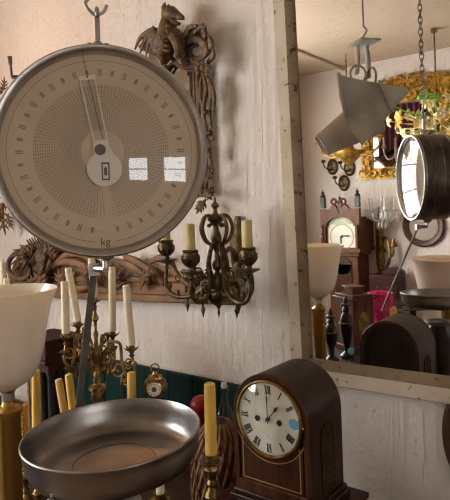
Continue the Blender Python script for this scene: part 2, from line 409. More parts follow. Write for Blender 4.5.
# ------------------------------------------------------------------ hanging dial scale
NF = V((.779, -.627, 0)).normalized(); RF = V((.627, .779, 0)).normalized()
S0 = P(102.5, 150.5, 1.075)               # centre of the front rim
SR, SD = .2015, .15
SM = S0 - NF * (SD/2)
sc = thing('hanging_scale', (SM.x, SM.y, SM.z - SR), 'large round two-faced steel hanging scale with a shallow steel weighing pan', 'scale')
d = MB(); o0 = S0 - NF*SD
d.lathe([(SR-.012, .006), (SR-.004, .010), (SR-.004, .048), (SR-.0015, .050), (SR-.0015, .058), (SR-.004, .060), (SR-.004, SD-.060), (SR-.0015, SD-.058), (SR-.0015, SD-.05), (SR-.004, SD-.048), (SR-.004, SD-.010), (SR-.012, SD-.006)], o0, NF, 96, caps=False)
build('drum', d, K['darksteel'], sc)
PXM = 1.075 / F_PX
def dial_side(C, N, R, front):
    U = ZUP
    bz = MB()
    bz.lathe([(SR-.016, -.014), (SR-.013, -.002), (SR-.009, .002), (SR-.003, .003), (SR, 0), (SR+.001, -.008), (SR-.003, -.012)], C, N, 120, caps=False)
    build('bezel', bz, K['steel'], sc)
    C1 = C - N*.016
    pl = build('dial_plate', MB().lathe([(SR-.008, -.002), (SR-.008, 0), (0, 0)], C1, N, 96), K['dial'], sc)
    # printing
    g = MB()
    def annulus(b, r, w, h=.0004, n=120, z0=0):
        b.ring([((r+w/2)*math.cos(2*PI*i/n), (r+w/2)*math.sin(2*PI*i/n)) for i in range(n)],
               [((r-w/2)*math.cos(2*PI*i/n), (r-w/2)*math.sin(2*PI*i/n)) for i in range(n)], C1 + N*z0, R, U, N, h)
    gap = rad(7)
    def arc(b, r, w, a0, a1, n=80, h=.0004):
        vs, fs = [], []
        for i in range(n+1):
            a = a0 + (a1-a0)*i/n
            for q in (r-w/2, r+w/2): vs.append(C1 + N*h + R*(q*math.cos(a)) + U*(q*math.sin(a)))
        for i in range(n): fs.append((2*i, 2*i+1, 2*i+3, 2*i+2))
        b.add(vs, fs)
    for i in range(21):
        r = (22 + i*2.25) * PXM
        arc(g, r, .0009, -PI/2+gap, 1.5*PI-gap)
    for i in range(112):
        a = -PI/2 + gap + (2*PI-2*gap)*i/111
        a2 = a + .12
        dr = R*math.cos(a) + U*math.sin(a); d2 = R*math.cos(a2) + U*math.sin(a2)
        p, q = C1 + N*.0005 + dr*(22*PXM), C1 + N*.0005 + d2*(67*PXM)
        tn = (q-p).normalized().cross(N) * .0005
        g.add([p-tn*.6, p+tn*.6, q+tn, q-tn], [(0, 1, 2, 3)])
    build('fine_print', g, K['dialgrid'], pl)
    k = MB()
    arc(k, 92*PXM, .0012, -PI/2+rad(6), 1.5*PI-rad(6), 140)
    for i in range(40):
        a = PI/2 - 2*PI*i/40
        if abs(((a+PI/2+PI) % (2*PI))-PI) < .12: continue
        dr = R*math.cos(a) + U*math.sin(a); tn = R*-math.sin(a) + U*math.cos(a)
        L, w = (5.5 if i % 2 else 7.5)*PXM, 1.5*PXM
        c = C1 + N*.0005 + dr*(80*PXM)
        if i % 2 == 0:
            for s_ in (-1.1, 1.1):
                e = c + tn*(s_*PXM); k.add([e-dr*L/2-tn*w*.45, e+dr*L/2-tn*w*.45, e+dr*L/2+tn*w*.45, e-dr*L/2+tn*w*.45], [(0, 1, 2, 3)])
        else:
            k.add([c-dr*L/2-tn*w, c+dr*L/2-tn*w, c+dr*L/2+tn*w, c-dr*L/2+tn*w], [(0, 1, 2, 3)])
    build('scale_marks', k, K['dialinkmid'], pl)
    # kg lettering at the foot of the dial
    cu = bpy.data.curves.new('kg', 'FONT'); cu.body = 'kg'; cu.size = .021; cu.align_x = 'CENTER'; cu.align_y = 'CENTER'
    tmp = bpy.data.objects.new('kg', cu); COL.objects.link(tmp)
    bpy.context.view_layer.update()
    me = bpy.data.meshes.new_from_object(tmp.evaluated_get(bpy.context.evaluated_depsgraph_get()))
    tb = MB(); oc = C1 + N*.0007 - U*(92*PXM)
    tb.add([oc + R*v.co.x + U*v.co.y for v in me.vertices], [tuple(p.vertices) for p in me.polygons])
    bpy.data.objects.remove(tmp); bpy.data.meshes.remove(me)
    build('lettering', tb, K['dialink'], pl)
    # pointer plate
    def T(px, py): return ((px-102.5)*PXM, (150.5-py)*PXM)
    pp = MB(); hh = C1 + N*.005
    cxp, cyp = T(104, 168.5); r = 17.5*PXM
    outline = []
    for i in range(25):
        a = rad(125) + rad(290)*i/24
        outline.append((cxp + r*math.cos(a), cyp + r*math.sin(a)))
    outline += [T(109.5, 146), T(108, 139), T(94, 140), T(93.5, 146)]
    pp.prism(outline, hh, R, U, N, .0015)
    def bar(b, p, q, w, off=0):
        a, c = V(T(*p)), V(T(*q)); tt = (c-a).normalized(); n_ = V((-tt.y, tt.x))*w*PXM/2
        b.prism([tuple(a-n_), tuple(c-n_), tuple(c+n_), tuple(a+n_)], hh + N*off, R, U, N, .0012)
    bar(pp, (94.8, 142), (82.6, 78), 1.3); bar(pp, (108, 142), (97.4, 77), 1.3); bar(pp, (82, 78), (98, 75.6), 4.2)
    po = build('pointer', pp, K['pointer'], sc)
    q = MB(); bar(q, (104, 142), (86, 53), .7, -.001)
    q.cyl(hh + R*T(90, 76)[0] + U*T(90, 76)[1], hh + R*T(90, 76)[0] + U*T(90, 76)[1] + N*.003, 1.0*PXM)
    build('needle', q, K['dialink'], po)
    q = MB()
    a = T(100.5, 149); q.cyl(hh + R*a[0] + U*a[1], hh + R*a[0] + U*a[1] + N*.006, 5.8*PXM, 5.0*PXM, 20)
    build('hub', q, K['gray_iron'], po)
    q = MB(); a = T(105, 171)
    q.ring([(a[0]+x*4*PXM, a[1]+y*9*PXM) for x, y in ((-1, -1), (1, -1), (1, 1), (-1, 1))],
           [(a[0]+x*2.6*PXM, a[1]+y*7.4*PXM) for x, y in ((-1, -1), (1, -1), (1, 1), (-1, 1))], hh + N*.0015, R, U, N, .0012)
    q.prism([(a[0]+x*1.4*PXM, a[1]+y*4*PXM) for x, y in ((-1, -1), (1, -1), (1, 1), (-1, 1))], hh + N*.0015, R, U, N, .001)
    build('slot_plate', q, K['gray_iron'], po)
    # domed glass
    gl = MB(); prof = []
    rg = SR-.011; sag = .021
    for i in range(15):
        f = 1 - i/14; prof.append((rg*f, -.004 + sag*(1-f*f)))
    gl.lathe(prof, C, N, 96, caps=False)
    build('dial_glass', gl, K['glass'], sc)
K['dialinkmid'] = mat('dial_mark_print', (.30, .245, .18), .9)
dial_side(S0, NF, RF, True)
dial_side(S0 - NF*SD, -NF, -RF, False)
TOPZ = SM.z + SR
top = V((SM.x, SM.y, TOPZ))
hb = MB()
hb.lathe([(.016, -.004), (.018, .010), (.015, .018), (.006, .026)], top, ZUP, 20)
for s_ in (-1, 1): hb.blob(top + RF*(.0165*s_) + ZUP*.0175, .0065)
hb.box(top + ZUP*.045, .010, .012, .075, RF, NF)
hb.torus(top + ZUP*.083, RF, .009, .0045, 20, 8)
build('hanger_strap', hb, K['steel'], sc)
# side lever
lv = MB()
a = S0 - NF*.02 + RF*(-(102.5-25.5)*PXM*1.0) + ZUP*((150.5-76)*PXM)
b_ = S0 - NF*.02 + RF*(-(102.5-18.0)*PXM) + ZUP*((150.5-76)*PXM)
c_ = S0 - NF*.02 + RF*(-(102.5-16.5)*PXM) + ZUP*((150.5-56)*PXM)
lv.cyl(a, b_, .0036); lv.tube([b_, b_*.5+c_*.5, c_], [.0022, .0022, .0022], k=2)
lv.cyl(b_*.4+c_*.6, c_, .0032, .0042); build('side_lever', lv, K['darksteel'], sc)
# carrier hook under the drum
bot = V((SM.x, SM.y, SM.z - SR))
AT = P(94, 270, 1.18)
br = MB()
br.lathe([(.016, .006), (.020, 0), (.017, -.008), (.010, -.012)], bot, ZUP, 20)
br.cyl(bot, H(AT.z+.006, bot), .006)
br.cyl(H(AT.z+.004, bot), AT + ZUP*.004, .0075)
br.box(AT + ZUP*.001, .021, .016, .024, RF, NF)
build('lower_bracket', br, K['steel'], sc)
PC = P(112, 429.5, 1.11); PR = .1775
# pan axis tilt
tilt_dir_left = -RF; ax = (ZUP + (-RF)*math.tan(rad(2.0)) + (-FWD)*math.tan(rad(.8))).normalized()
am = MB()
AB = P(78.5, 409, 1.305)
AB2 = AB + (AB-AT).normalized()*.075
dirv = (AB2-AT).normalized()
wid = RF - dirv*RF.dot(dirv); wid.normalize(); thk = dirv.cross(wid)
L = (AB2-AT).length
am.box((AT+AB2)/2, .0145, .007, L, wid, thk, dirv)
under = PC - ax*.0785
am.box((AB2+under)/2, .0145, .007, (AB2-under).length, (AB2-under).normalized().cross(ax).normalized(), ax, (AB2-under).normalized())
build('arm', am, K['gray_iron'], sc)
pn = MB()
prof = [(.001, -.0680), (.132, -.0680), (.146, -.0655), (.155, -.058), (.161, -.044), (.165, -.022), (.1672, -.003), (.1690, .0005), (.1715, -.0005), (.1722, -.003), (.1702, -.006),
        (.1680, -.022), (.1645, -.046), (.157, -.0625), (.146, -.0705), (.128, -.0735), (.001, -.0735)]
prof = [(r, h*.93) for r, h in prof]
pn.lathe(prof, PC, ax, 96, caps=False)
panobj = build('weighing_pan', pn, K['pansteel'], sc, sharp=60)
st = MB()
st.torus(PC - ax*.0629, ax, .080, .0008, 64, 6)
build('pressed_ring', st, K['darksteel'], panobj)
st = MB(); sp = P(62, 487, 1.0); sp = PC + (sp-PC)
q = (sp-PC); q = q - ax*q.dot(ax); q.normalize()
e = PC + q*.150 - ax*.0595
st.cyl(e, e + q*.009 - ax*.004, .004); st.blob(e + q*.010 - ax*.0045, .0062)
build('stud', st, K['silver'], panobj)

# S hook and chain above the scale
ch = thing('hanging_chain', top + ZUP*.083, 'steel chain with an open hook, running from the ceiling to the round scale', 'chain')
hk = MB(); c0 = top + ZUP*.083
pts = []
hp = [(110, 9.5), (107, 16), (100, 19.5), (93, 15), (90, 9), (93, 4), (100, -3), (105, -10), (103, -17), (97, -18), (92, -13)]
for x, y in hp: pts.append(S0 - NF*(SD/2) + RF*((x-100.5)*PXM*1.1) + ZUP*(TOPZ+.083 - S0.z + (18.0-y)*PXM*1.1))
hk.tube(pts, [.0036]*len(pts), 10, 5)
build('open_hook', hk, K['steel'], ch)
lk = MB(); z = max(p.z for p in pts) + .008; i = 0
while z < CEIL - .03:
    c = V((c0.x, c0.y, z)); A = (RF if i % 2 else NF)
    lk.torus(c, A, .0095, .0027, 16, 6, sx=2.0, ref=ZUP); z += .0285; i += 1
lk.tube([V((c0.x, c0.y, CEIL-.06)), V((c0.x, c0.y, CEIL))], [.005, .005], k=1)
build('chain_links', lk, K['chain'], ch)

# ------------------------------------------------------------------ carved overmantel mirror
om = thing('carved_mirror', W(110, 300, .03), 'big dark carved wooden mirror hung behind the scale, winged beast on its top corner', 'mirror')
PN = V((0, -1, 0))
def strokes(b, lst, d, px=.004, flat=.8, n=8):
    for pts, rr in lst:
        dd = [d]*len(pts) if not isinstance(d, list) else d
        pp_ = [W(x, y, q) for (x, y), q in zip(pts, dd)]
        rr = [r*px for r in rr] if isinstance(rr, (list, tuple)) else [rr*px]*len(pts)
        b.tube(pp_, rr, n, 5, flat, PN)
def spiral(cx, cy, r0, r1, a0, turns, n=18):
    return [(cx + (r0+(r1-r0)*i/(n-1))*math.cos(a0+turns*2*PI*i/(n-1)), cy + (r0+(r1-r0)*i/(n-1))*math.sin(a0+turns*2*PI*i/(n-1))) for i in range(n)]
def leaf(b, base, tip, width, d0, d1, bend=0.0, lobes=3, px=.004):
    (x0, y0), (x1, y1) = base, tip
    L = math.hypot(x1-x0, y1-y0); tx, ty = (x1-x0)/L, (y1-y0)/L; nx, ny = -ty, tx
    def at(t, s=0): return (x0+tx*L*t+nx*(s+bend*math.sin(PI*t)), y0+ty*L*t+ny*(s+bend*math.sin(PI*t)))
    ds = lambda t: d0 + (d1-d0)*math.sin(PI*min(1, t*1.0)*.75)
    strokes(b, [([at(t) for t in (0, .3, .6, .85, 1)], [width*.35, width*.5, width*.42, width*.25, width*.06])], [ds(t) for t in (0, .3, .6, .85, 1)], px, .5)
    for i in range(lobes):
        t = .15 + .6*i/lobes; wl = width*(1-.45*i/lobes)
        for s_ in (-1, 1):
            pts = [at(t), at(t+.12, s_*wl*.55), at(t+.27, s_*wl*.95)]
            strokes(b, [(pts, [width*.2, width*.27, width*.05])], [ds(t), ds(t)+.006, ds(t)-.004], px, .5)
# glass and inner frame
x0, x1 = W(5, 150).x, W(197, 150).x
zb, zt = W(120, 292).z, W(190, 62).z
zg = W(190, 198).z
build('mirror_glass', MB().bx(x0+.03, x1-.01, -.022, -.012, zg, zt), K['darkmirror'], om)
bp_ = MB(); poly_ = [(16, 296), (16, 270), (26, 246), (44, 240), (70, 252), (110, 258), (140, 260), (158, 268), (172, 278), (192, 288), (200, 300)]
q0_ = [W(x, y, .01) for x, y in poly_]; n0_ = len(q0_)
bp_.add(q0_ + [p + V((0, -.03, 0)) for p in q0_], [tuple(range(n0_)), tuple(range(2*n0_-1, n0_-1, -1))] + [(i, (i+1) % n0_, n0_+(i+1) % n0_, n0_+i) for i in range(n0_)])
build('backing_board', bp_, K['carved_mid'], om)
fr = MB()
cols = W(200, 150, .04)
for dx_, r_ in ((-.018, .010), (.002, .014), (.022, .009)):
    fr.tube([V((cols.x+dx_, -.035, zg)), V((cols.x+dx_, -.035, W(199, 66, .04).z))], [r_, r_], 10, 1)
xl = W(4, 150, .04).x
for dx_, r_ in ((-.02, .010), (.0, .014), (.022, .009)):
    fr.tube([V((xl+dx_, -.035, zg)), V((xl+dx_, -.035, W(4, 110, .04).z))], [r_, r_], 10, 1)
strokes(fr, [([(160, 70), (169, 58), (178, 63), (188, 67), (200, 65)], [3, 2.6, 2.4, 2.4, 2.6]), ([(165, 72), (172, 63), (180, 67), (190, 70.5), (200, 69)], [1.4]*5),
             ([(160, 70), (120, 58), (80, 60), (40, 70), (8, 105)], [2.6]*5)], .045)
build('moulding', fr, K['carved_mid'], om)
# base rail
br = MB()
p0, p1 = W(12, 296, .03), W(236, 305, .03)
zc = (p0.z+p1.z)/2
xa, xb = p0.x, p1.x
dirr = V((p1.x-p0.x, 0, p1.z-p0.z)).normalized(); upr = V((-dirr.z, 0, dirr.x))
LL = (p1-p0).length
hgt = .085
br.box((p0+p1)/2 + upr*(hgt/2) - V((0, -.03, 0))*1 + V((0, -.02, 0)), LL, .05, hgt, dirr, V((0, 1, 0)), upr)
br.box((p0+p1)/2 + upr*(hgt+.012) + V((0, .005, 0)), LL, .05, .024, dirr, V((0, 1, 0)), upr)
br.box((p0+p1)/2 + upr*.02 + V((0, -.004, 0)), LL, .066, .03, dirr, V((0, 1, 0)), upr)
rail = build('base_rail', br, K['carved_light'], om, bevel=.004)
for x in (146, 153):
    c = W(x, 294.5 + (x-146)*.05, .0405)
    tag(build('paper_label', MB().box(c, .014, .003, .012, dirr, V((0, 1, 0)), upr), K['sticker'], rail), 'small pale square label')
# lower carved scrolls
ls = MB()
strokes(ls, [(spiral(78, 276, 26, 4, rad(200), 1.1), [4.2]*12 + [3, 2.6, 2.4, 2.2, 2, 1.6]),
             ([(52, 268), (62, 262), (80, 264), (98, 274), (112, 284)], [2, 4.5, 5.5, 5, 3]),
             ([(120, 262), (132, 266), (143, 274), (150, 284)], [3, 5, 5, 3]),
             ([(124, 256), (138, 262), (152, 272), (164, 284)], [3, 4.5, 4.5, 2.5]),
             ([(150, 262), (160, 258), (170, 262), (176, 274), (190, 286)], [3, 4, 4.5, 4, 3])], .06)
build('lower_scroll', ls, K['carved_light'], om)
for i in range(6):
    la = MB(); leaf(la, (104, 286), (104 + 22*math.cos(rad(-165+i*32)), 284 + 24*math.sin(rad(-165+i*32))), 6, .05, .085, 2); build('leaf_carving', la, K['carved_mid'], om)
for ba_, ti_, w_ in (((40, 292), (40, 268), 10), ((36, 290), (30, 274), 7), ((52, 262), (48, 240), 8), ((62, 290), (58, 268), 7), ((140, 288), (150, 266), 7), ((88, 288), (84, 262), 8)):
    la = MB(); leaf(la, ba_, ti_, w_, .07, .1, 0, 3); build('leaf_carving', la, K['carved_light' if ba_[0] in (40, 62, 140) else 'carved_mid'], om)
ac = MB()
strokes(ac, [(spiral(22, 268, 17, 3, rad(-70), -1.3), [3.6]*10 + [3, 2.8, 2.5, 2.2, 2, 2, 1.6, 1.5])], .09)
for i in range(7):
    a = -80 + i*26
    strokes(ac, [([(30, 258), (30+9*math.cos(rad(a-150)), 258+9*math.sin(rad(a-150))), (28+20*math.cos(rad(a-165)), 262+19*math.sin(rad(a-165)))], [2.2, 2.6, .6])], [.09, .12, .08])
for i in range(6):
    strokes(ac, [([(27+i*2.4, 240-i), (33+i*2.2, 250), (38+i*1.2, 262), (32+i*.6, 275+i)], [1.0, 2.2, 2.4, 1.2])], [.07, .1, .11, .07])
strokes(ac, [([(44, 236), (46, 250), (44, 266), (34, 280), (18, 284)], [1.6, 2.8, 3.2, 3, 1.6])], .1)
build('acanthus_scroll', ac, K['carved'], om)
for bx_, by_, tx_, ty_, w_ in ((6, 200, -4, 224, 6), (3, 208, 6, 236, 7), (8, 214, 14, 230, 5), (2, 190, -4, 202, 5), (1, 92, 4, 76, 5), (-3, 96, -2, 84, 5)):
    lf = MB(); leaf(lf, (bx_, by_), (tx_, ty_), w_, .05, .085, 1.5); build('side_leaf', lf, K['carved_mid'], om)
# right hand drop: flower head, tassels and leaves
fl = MB()
fc = (203, 68)
for i in range(8):
    a = 2*PI*i/8
    leaf(fl, fc, (fc[0]+9*math.cos(a), fc[1]+9*math.sin(a)), 4.5, .07, .10, 0, 1)
fl.blob(W(203, 68, .09), .016, .012, .016)
build('flower_head', fl, K['carved'], om)
tl = MB()
for pts in ([(204, 76), (206, 92), (203, 112), (207, 132)], [(207, 76), (211, 92), (209, 112), (211, 128)], [(209, 78), (214, 96), (213, 112)], [(201, 78), (200, 96), (203, 108)],
            [(210, 128), (213, 140)], [(206, 130), (207, 142), (206, 150)], [(203, 112), (200, 124)], [(209, 140), (209, 154), (211, 164)], [(207, 142), (204, 156), (206, 166)]):
    strokes(tl, [(pts, [1.6] + [2.6]*(len(pts)-2) + [1.8])], .065)
for x, y in ((206, 112), (210, 133), (208, 150)): tl.blob(W(x, y, .07), .015, .012, .011)
leaf(tl, (206, 182), (213, 164), 5, .05, .08); leaf(tl, (204, 190), (212, 200), 6, .05, .09); leaf(tl, (205, 200), (196, 214), 6, .05, .08); leaf(tl, (207, 196), (214, 186), 5, .05, .08)
build('tassel_drop', tl, K['carved'], om)
# foliate coil beside the beast
co = MB()
strokes(co, [(spiral(197, 51, 12.5, 5, rad(150), 1.35), [4.6, 4.6, 4.5, 4.4, 4.3, 4.2, 4, 3.8, 3.5, 3.2, 3, 2.6, 2.4, 2.2, 2, 1.8, 1.5, 1.2])], .085)
for pts, rr in (([(188, 44), (186, 36), (190, 28), (197, 26)], [3.4, 4, 3.6, 1.6]), ([(194, 42), (195, 33), (200, 27), (206, 27)], [3.2, 3.8, 3, 1]),
                ([(203, 44), (205, 36), (204, 29), (203, 23)], [3, 3.4, 2.4, .6]), ([(207, 54), (211, 46), (210, 39), (207, 34)], [3, 3.4, 2.4, .6]),
                ([(184, 52), (181, 44), (183, 37), (188, 33)], [3, 3.2, 2.6, 1]), ([(208, 62), (213, 56), (213, 48)], [2.6, 3, 1]),
                ([(199, 38), (198, 30), (196, 24)], [2.6, 2.6, .7])):
    strokes(co, [(pts, rr)], [.07 + .012*i for i in range(len(pts))])
build('leafy_coil', co, K['carved'], om)
# winged beast
gr = MB()
g = lambda x, y, d: W(x, y, d)
gr.tube([g(160, 58, .07), g(163, 50, .085), g(166, 40, .10), g(167.5, 30, .10), g(168, 22, .095), g(170, 15, .095)], [.040, .046, .046, .040, .031, .027], 12, 5)
gr.tube([g(166, 15, .10), g(171, 13, .105), g(177, 15.5, .105), g(183, 18, .105)], [.024, .029, .019, .009], 10, 5)
gr.tube([g(170, 20, .10), g(175, 23, .105), g(180, 24, .103)], [.015, .012, .006], 8, 4)
gr.tube([g(182.5, 17, .105), g(184.3, 20, .105)], [.006, .002], 8, 1)
gr.tube([g(166, 12, .095), g(164.3, 7, .09), g(165, 2.5, .085)], [.015, .013, .003], 8, 3)
gr.tube([g(169, 11, .12), g(168, 7, .125), g(169, 4, .12)], [.009, .007, .002], 8, 3)
gr.blob(g(173, 13.2, .122), .0045)
for dd, sh in ((.11, 0), (.075, 5)):
    gr.tube([g(171+sh, 34, dd), g(176+sh, 41, dd+.02), g(178+sh, 50, dd+.02), g(179+sh, 59, dd+.02), g(183+sh, 61, dd+.03)], [.024, .020, .015, .013, .011], 9, 5)
gr.blob(g(158, 55, .085), .045, .03, .036)
gr.tube([g(158, 56, .10), g(163, 62, .115), g(160, 66, .11), g(167, 67, .12)], [.022, .018, .012, .009], 9, 4)
for i in range(6):
    y = 26 + i*5
    gr.tube([g(163-i*.6, y-2, .115), g(168, y, .137), g(172-i*.2, y-1, .118)], [.003, .006, .003], 6, 4)
gf = build('winged_beast', gr, K['carved'], om)
wg = MB()
tip = (153, 27); root = (163, 44)
ends = [(135, 49), (140, 53), (146, 55), (152, 57), (157, 58)]
for i, e in enumerate(ends):
    wg.tube([g(162, 40+i*2, .075), g(154-i*.2, 30+i*3.0, .085), g((tip[0]*.5+e[0]*.5) - 3+i, (tip[1]*.4+e[1]*.6)-3+i*1.2, .08), g(e[0], e[1], .06)], [.010, .013, .012, .005], 8, 5, .6, PN)
    if i < 4:
        e2 = ends[i+1]; pts = [g(155, 31+i*3, .066), g(e[0]+3, e[1]-3, .05), g(e2[0]+1, e2[1]-2, .05), g(158, 40+i*4, .066)]
        wg.add([p for p in pts] + [p + V((0, .008, 0)) for p in pts], [(0, 1, 2, 3), (7, 6, 5, 4), (0, 4, 5, 1), (1, 5, 6, 2), (2, 6, 7, 3), (3, 7, 4, 0)])
wg.tube([g(163, 44, .09), g(157, 35, .095), g(152.8, 26, .09)], [.012, .012, .003], 8, 4)
build('wing', wg, K['carved'], gf)

# ------------------------------------------------------------------ turned profiles used by the metalwork
def turned(b, o, top_, r, n=16, style=0):
    """baluster of turned metal from o up to top_"""
    h = (top_-o).length
    P0 = [(.55, 0), (.6, .03), (.35, .06), (.3, .14), (.6, .2), (.95, .28), (1, .34), (.8, .42), (.35, .5), (.3, .56), (.62, .6), (.62, .64), (.3, .68), (.28, .78), (.55, .86), (.8, .94), (.55, 1)]
    b.lathe([(r*a, h*c) for a, c in P0], o, top_-o, n)
def drip_cup(b, p, r, up=ZUP):
    b.lathe([(r*.25, -r*1.0), (r*.4, -r*.75), (r*.3, -r*.5), (r*.75, -r*.3), (r*1.05, 0), (r*1.0, r*.08), (r*.5, -.0), (r*.42, r*.3), (r*.55, r*.9), (r*.62, r*1.25), (r*.5, r*1.3)], p, up, 18)
def petals_cup(b, p, r):
    b.lathe([(r*.22, -r*1.3), (r*.5, -r*1.0), (r*.25, -r*.75), (r*.45, -r*.35), (r*.8, 0), (r*.8, r*.1), (r*.42, r*.05), (r*.42, r*.55), (r*.5, r*.6)], p, ZUP, 16)
    for i in range(6):
        a = 2*PI*i/6; dr = V((math.cos(a), math.sin(a), 0))
        b.tube([p + dr*(r*.35) - ZUP*(r*.3), p + dr*(r*.9) + ZUP*(r*.02), p + dr*(r*1.2) + ZUP*(r*.42)], [r*.2, r*.26, r*.05], 7, 4, .4, ZUP)
def candle(base, top_, r, m, label, group, wick=True):
    o = thing('candle', base, label, 'candle', group)
    b = MB(); h = (top_-base).length
    b.lathe([(r*1.02, 0), (r, h*.3), (r*.97, h*.9), (r*.93, h*.985), (r*.7, h), (.0, h*.992)], base, top_-base, 18)
    build('wax', b, m, o)
    if wick:
        u = (top_-base).normalized(); build('wick', MB().tube([top_ - u*.004, top_ + u*.006, top_ + u*.011 + V((.003, 0, 0))], [.0012, .0012, .0008], 6, 2), K['wick'], o)
    return o

# ------------------------------------------------------------------ bronze wall light
ws = thing('bronze_wall_light', W(217, 318, .10), 'old bronze wall light with scrolled arms and yellowed candle sleeves, right of the scale', 'wall light')
b = MB()
bp_c = W(236, 258, .0)
b.tube([W(238, 216, .012), W(236, 240, .02), W(237, 262, .02), W(238, 300, .012)], [.012, .03, .026, .008], 12, 5, .5, PN)
build('wall_plate', b, K['bronze'], ws)
b = MB()
zc0, zc1 = W(219, 318, .16), W(209.5, 201, .16)
ax_ = V((zc0.x, zc0.y, 0))
def col_at(y): return V((zc0.x + (zc1.x-zc0.x)*0, zc0.y, W(215, y, .16).z))
prof_px = [(0, 318), (1.4, 312), (.8, 309), (2.2, 306), (9, 301), (10, 298), (4, 295), (2.5, 291), (5.5, 287), (6.5, 281), (4, 275), (2, 271), (4.5, 268), (5, 264), (2.4, 259), (2, 252), (4, 246), (5.5, 238), (3.4, 231), (2.6, 226),
           (6, 222), (8, 219), (6, 216), (2.4, 213), (2, 209), (4.2, 206), (3, 203.5), (1.2, 202), (1.4, 199), (.2, 196)]
basez = col_at(318).z
b.lathe([(r*.0038, col_at(y).z - basez) for r, y in prof_px], col_at(318), ZUP, 18)
build('stem', b, K['bronze'], ws)
cx0, cy0 = zc0.x, zc0.y
def loc(ang, rr, y):            # ang 0 = along the wall to the right, 90 = out into the room
    return V((cx0 + rr*math.cos(rad(ang)), cy0 - rr*math.sin(rad(ang)), col_at(y).z))
# link to the wall
build('bracket', MB().tube([W(236, 262, .02), loc(-90, .08, 250), loc(0, .0, 262)], [.012, .009, .01], 8, 5), K['bronze'], ws)
arms = [(12, .165, 268, True), (112, .105, 270, True), (176, .235, 262, True), (-40, .12, 262, False)]
for k_, (ang, RR, yb, slv) in enumerate(arms):
    b = MB()
    b.tube([loc(ang, .018, 243), loc(ang, .035, 262), loc(ang, .035, 282), loc(ang, RR*.45, 296), loc(ang, RR*.8, 299), loc(ang, RR*1.02, 290), loc(ang, RR, yb+6)],
           [.007, .008, .009, .0095, .009, .008, .006], 10, 6)
    # lyre loop at the top
    b.tube([loc(ang, .012, 246), loc(ang, .045, 240), loc(ang, .06, 228), loc(ang, .045, 217), loc(ang, .022, 216), loc(ang, .018, 223), loc(ang, .032, 226)], [.005, .0065, .007, .007, .006, .005, .007], 8, 5)
    # filigree curls along the arm
    for q in range(6):
        f = .22 + q*.14; cc = loc(ang, RR*f, 287 - (q % 2)*13 - (8 if q > 3 else 0)); r0 = .023 - .002*q
        U1 = (loc(ang, 1, 0) - loc(ang, 0, 0)).normalized()
        pts = [cc + U1*(r0*(1-.045*i)*math.cos(i*.62+q)) + ZUP*(r0*(1-.045*i)*math.sin(i*.62+q)) for i in range(16)]
        b.tube(pts, [.0038]*16, 6, 2)
        b.blob(cc, .006)
    for q in range(5):
        p_ = loc(ang, RR*(.3+.16*q), 297 - q*1.5); b.tube([p_, p_ + ZUP*(.016*(-1)**q) + V((.006, -.006, 0)), p_ + ZUP*(.026*(-1)**q)], [.005, .006, .001], 6, 3)
    fp = loc(ang, RR*.6, 298)
    b.lathe([(.002, 0), (.006, -.012), (.003, -.02), (.009, -.034), (.005, -.044), (.001, -.06)], fp, ZUP, 10)
    arm = build('arm', b, K['bronze'], ws)
    if not slv: continue
    b = MB(); cp = loc(ang, RR, yb)
    b.lathe([(.005, -.03), (.011, -.022), (.006, -.012), (.02, -.006), (.040, .002), (.041, .006), (.03, .006), (.012, .008), (.010, .018), (.018, .024), (.029, .040), (.031, .056), (.026, .070), (.030, .076), (.024, .080), (.012, .080)], cp, ZUP, 20)
    for i in range(10):
        a = 2*PI*i/10; dr = V((math.cos(a), math.sin(a), 0))
        b.tube([cp + dr*.014 + ZUP*.02, cp + dr*.029 + ZUP*.04, cp + dr*.031 + ZUP*.06], [.002, .004, .002], 5, 3)
    build('candle_cup', b, K['bronze'], arm)
    if slv:
        b = MB(); b.lathe([(.0185, .078), (.0178, .165), (.0172, .170), (.009, .172), (.008, .166)], cp, ZUP, 18)
        sl = build('candle_sleeve', b, K['sleeve'], arm)

# ------------------------------------------------------------------ candelabrum with five cream candles
CZ = 1.90
cb0 = P(98, 400, CZ); cbase = H(TZ, cb0)
cd = thing('brass_candelabrum', cbase, 'five-light brass candelabrum with curling branches, behind the grey scale arm', 'candelabrum')
b = MB()
SXY = V((cbase.x, cbase.y, 0))
def cz(y): return P(98, y, CZ).z
stp = [(0, 303), (2, 305), (2.5, 309), (1.5, 312), (4, 316), (4.5, 319), (2, 322), (1.8, 330), (3.6, 334), (2.2, 339), (3, 346), (5.6, 353), (6.2, 358), (3.4, 364), (4.2, 370), (4.6, 378), (5.4, 384), (11, 386), (11.5, 389), (7.5, 391), (9, 398), (5, 404), (3.4, 412), (4, 440), (6, 447), (3, 452)]
prof = [(r*.8*CZ/F_PX, cz(y)-TZ) for r, y in reversed(stp)]
prof = [(.052, 0), (.052, .012), (.042, .022), (.028, .04), (.016, .06), (.012, .09)] + [p for p in prof if p[1] > .1]
b.lathe(prof, cbase, ZUP, 20)
build('stem', b, K['brass'], cd)
branches = [(66, 337, 1.86), (78, 325, 1.98), (112.5, 335, 1.97), (131.5, 349, 1.84)]
cups = [V((SXY.x, SXY.y, cz(301)))]
for x, y, z_ in branches: cups.append(P(x, y, z_))
b = MB(); petals_cup(b, cups[0], .017); build('candle_cup', b, K['brass'], cd)
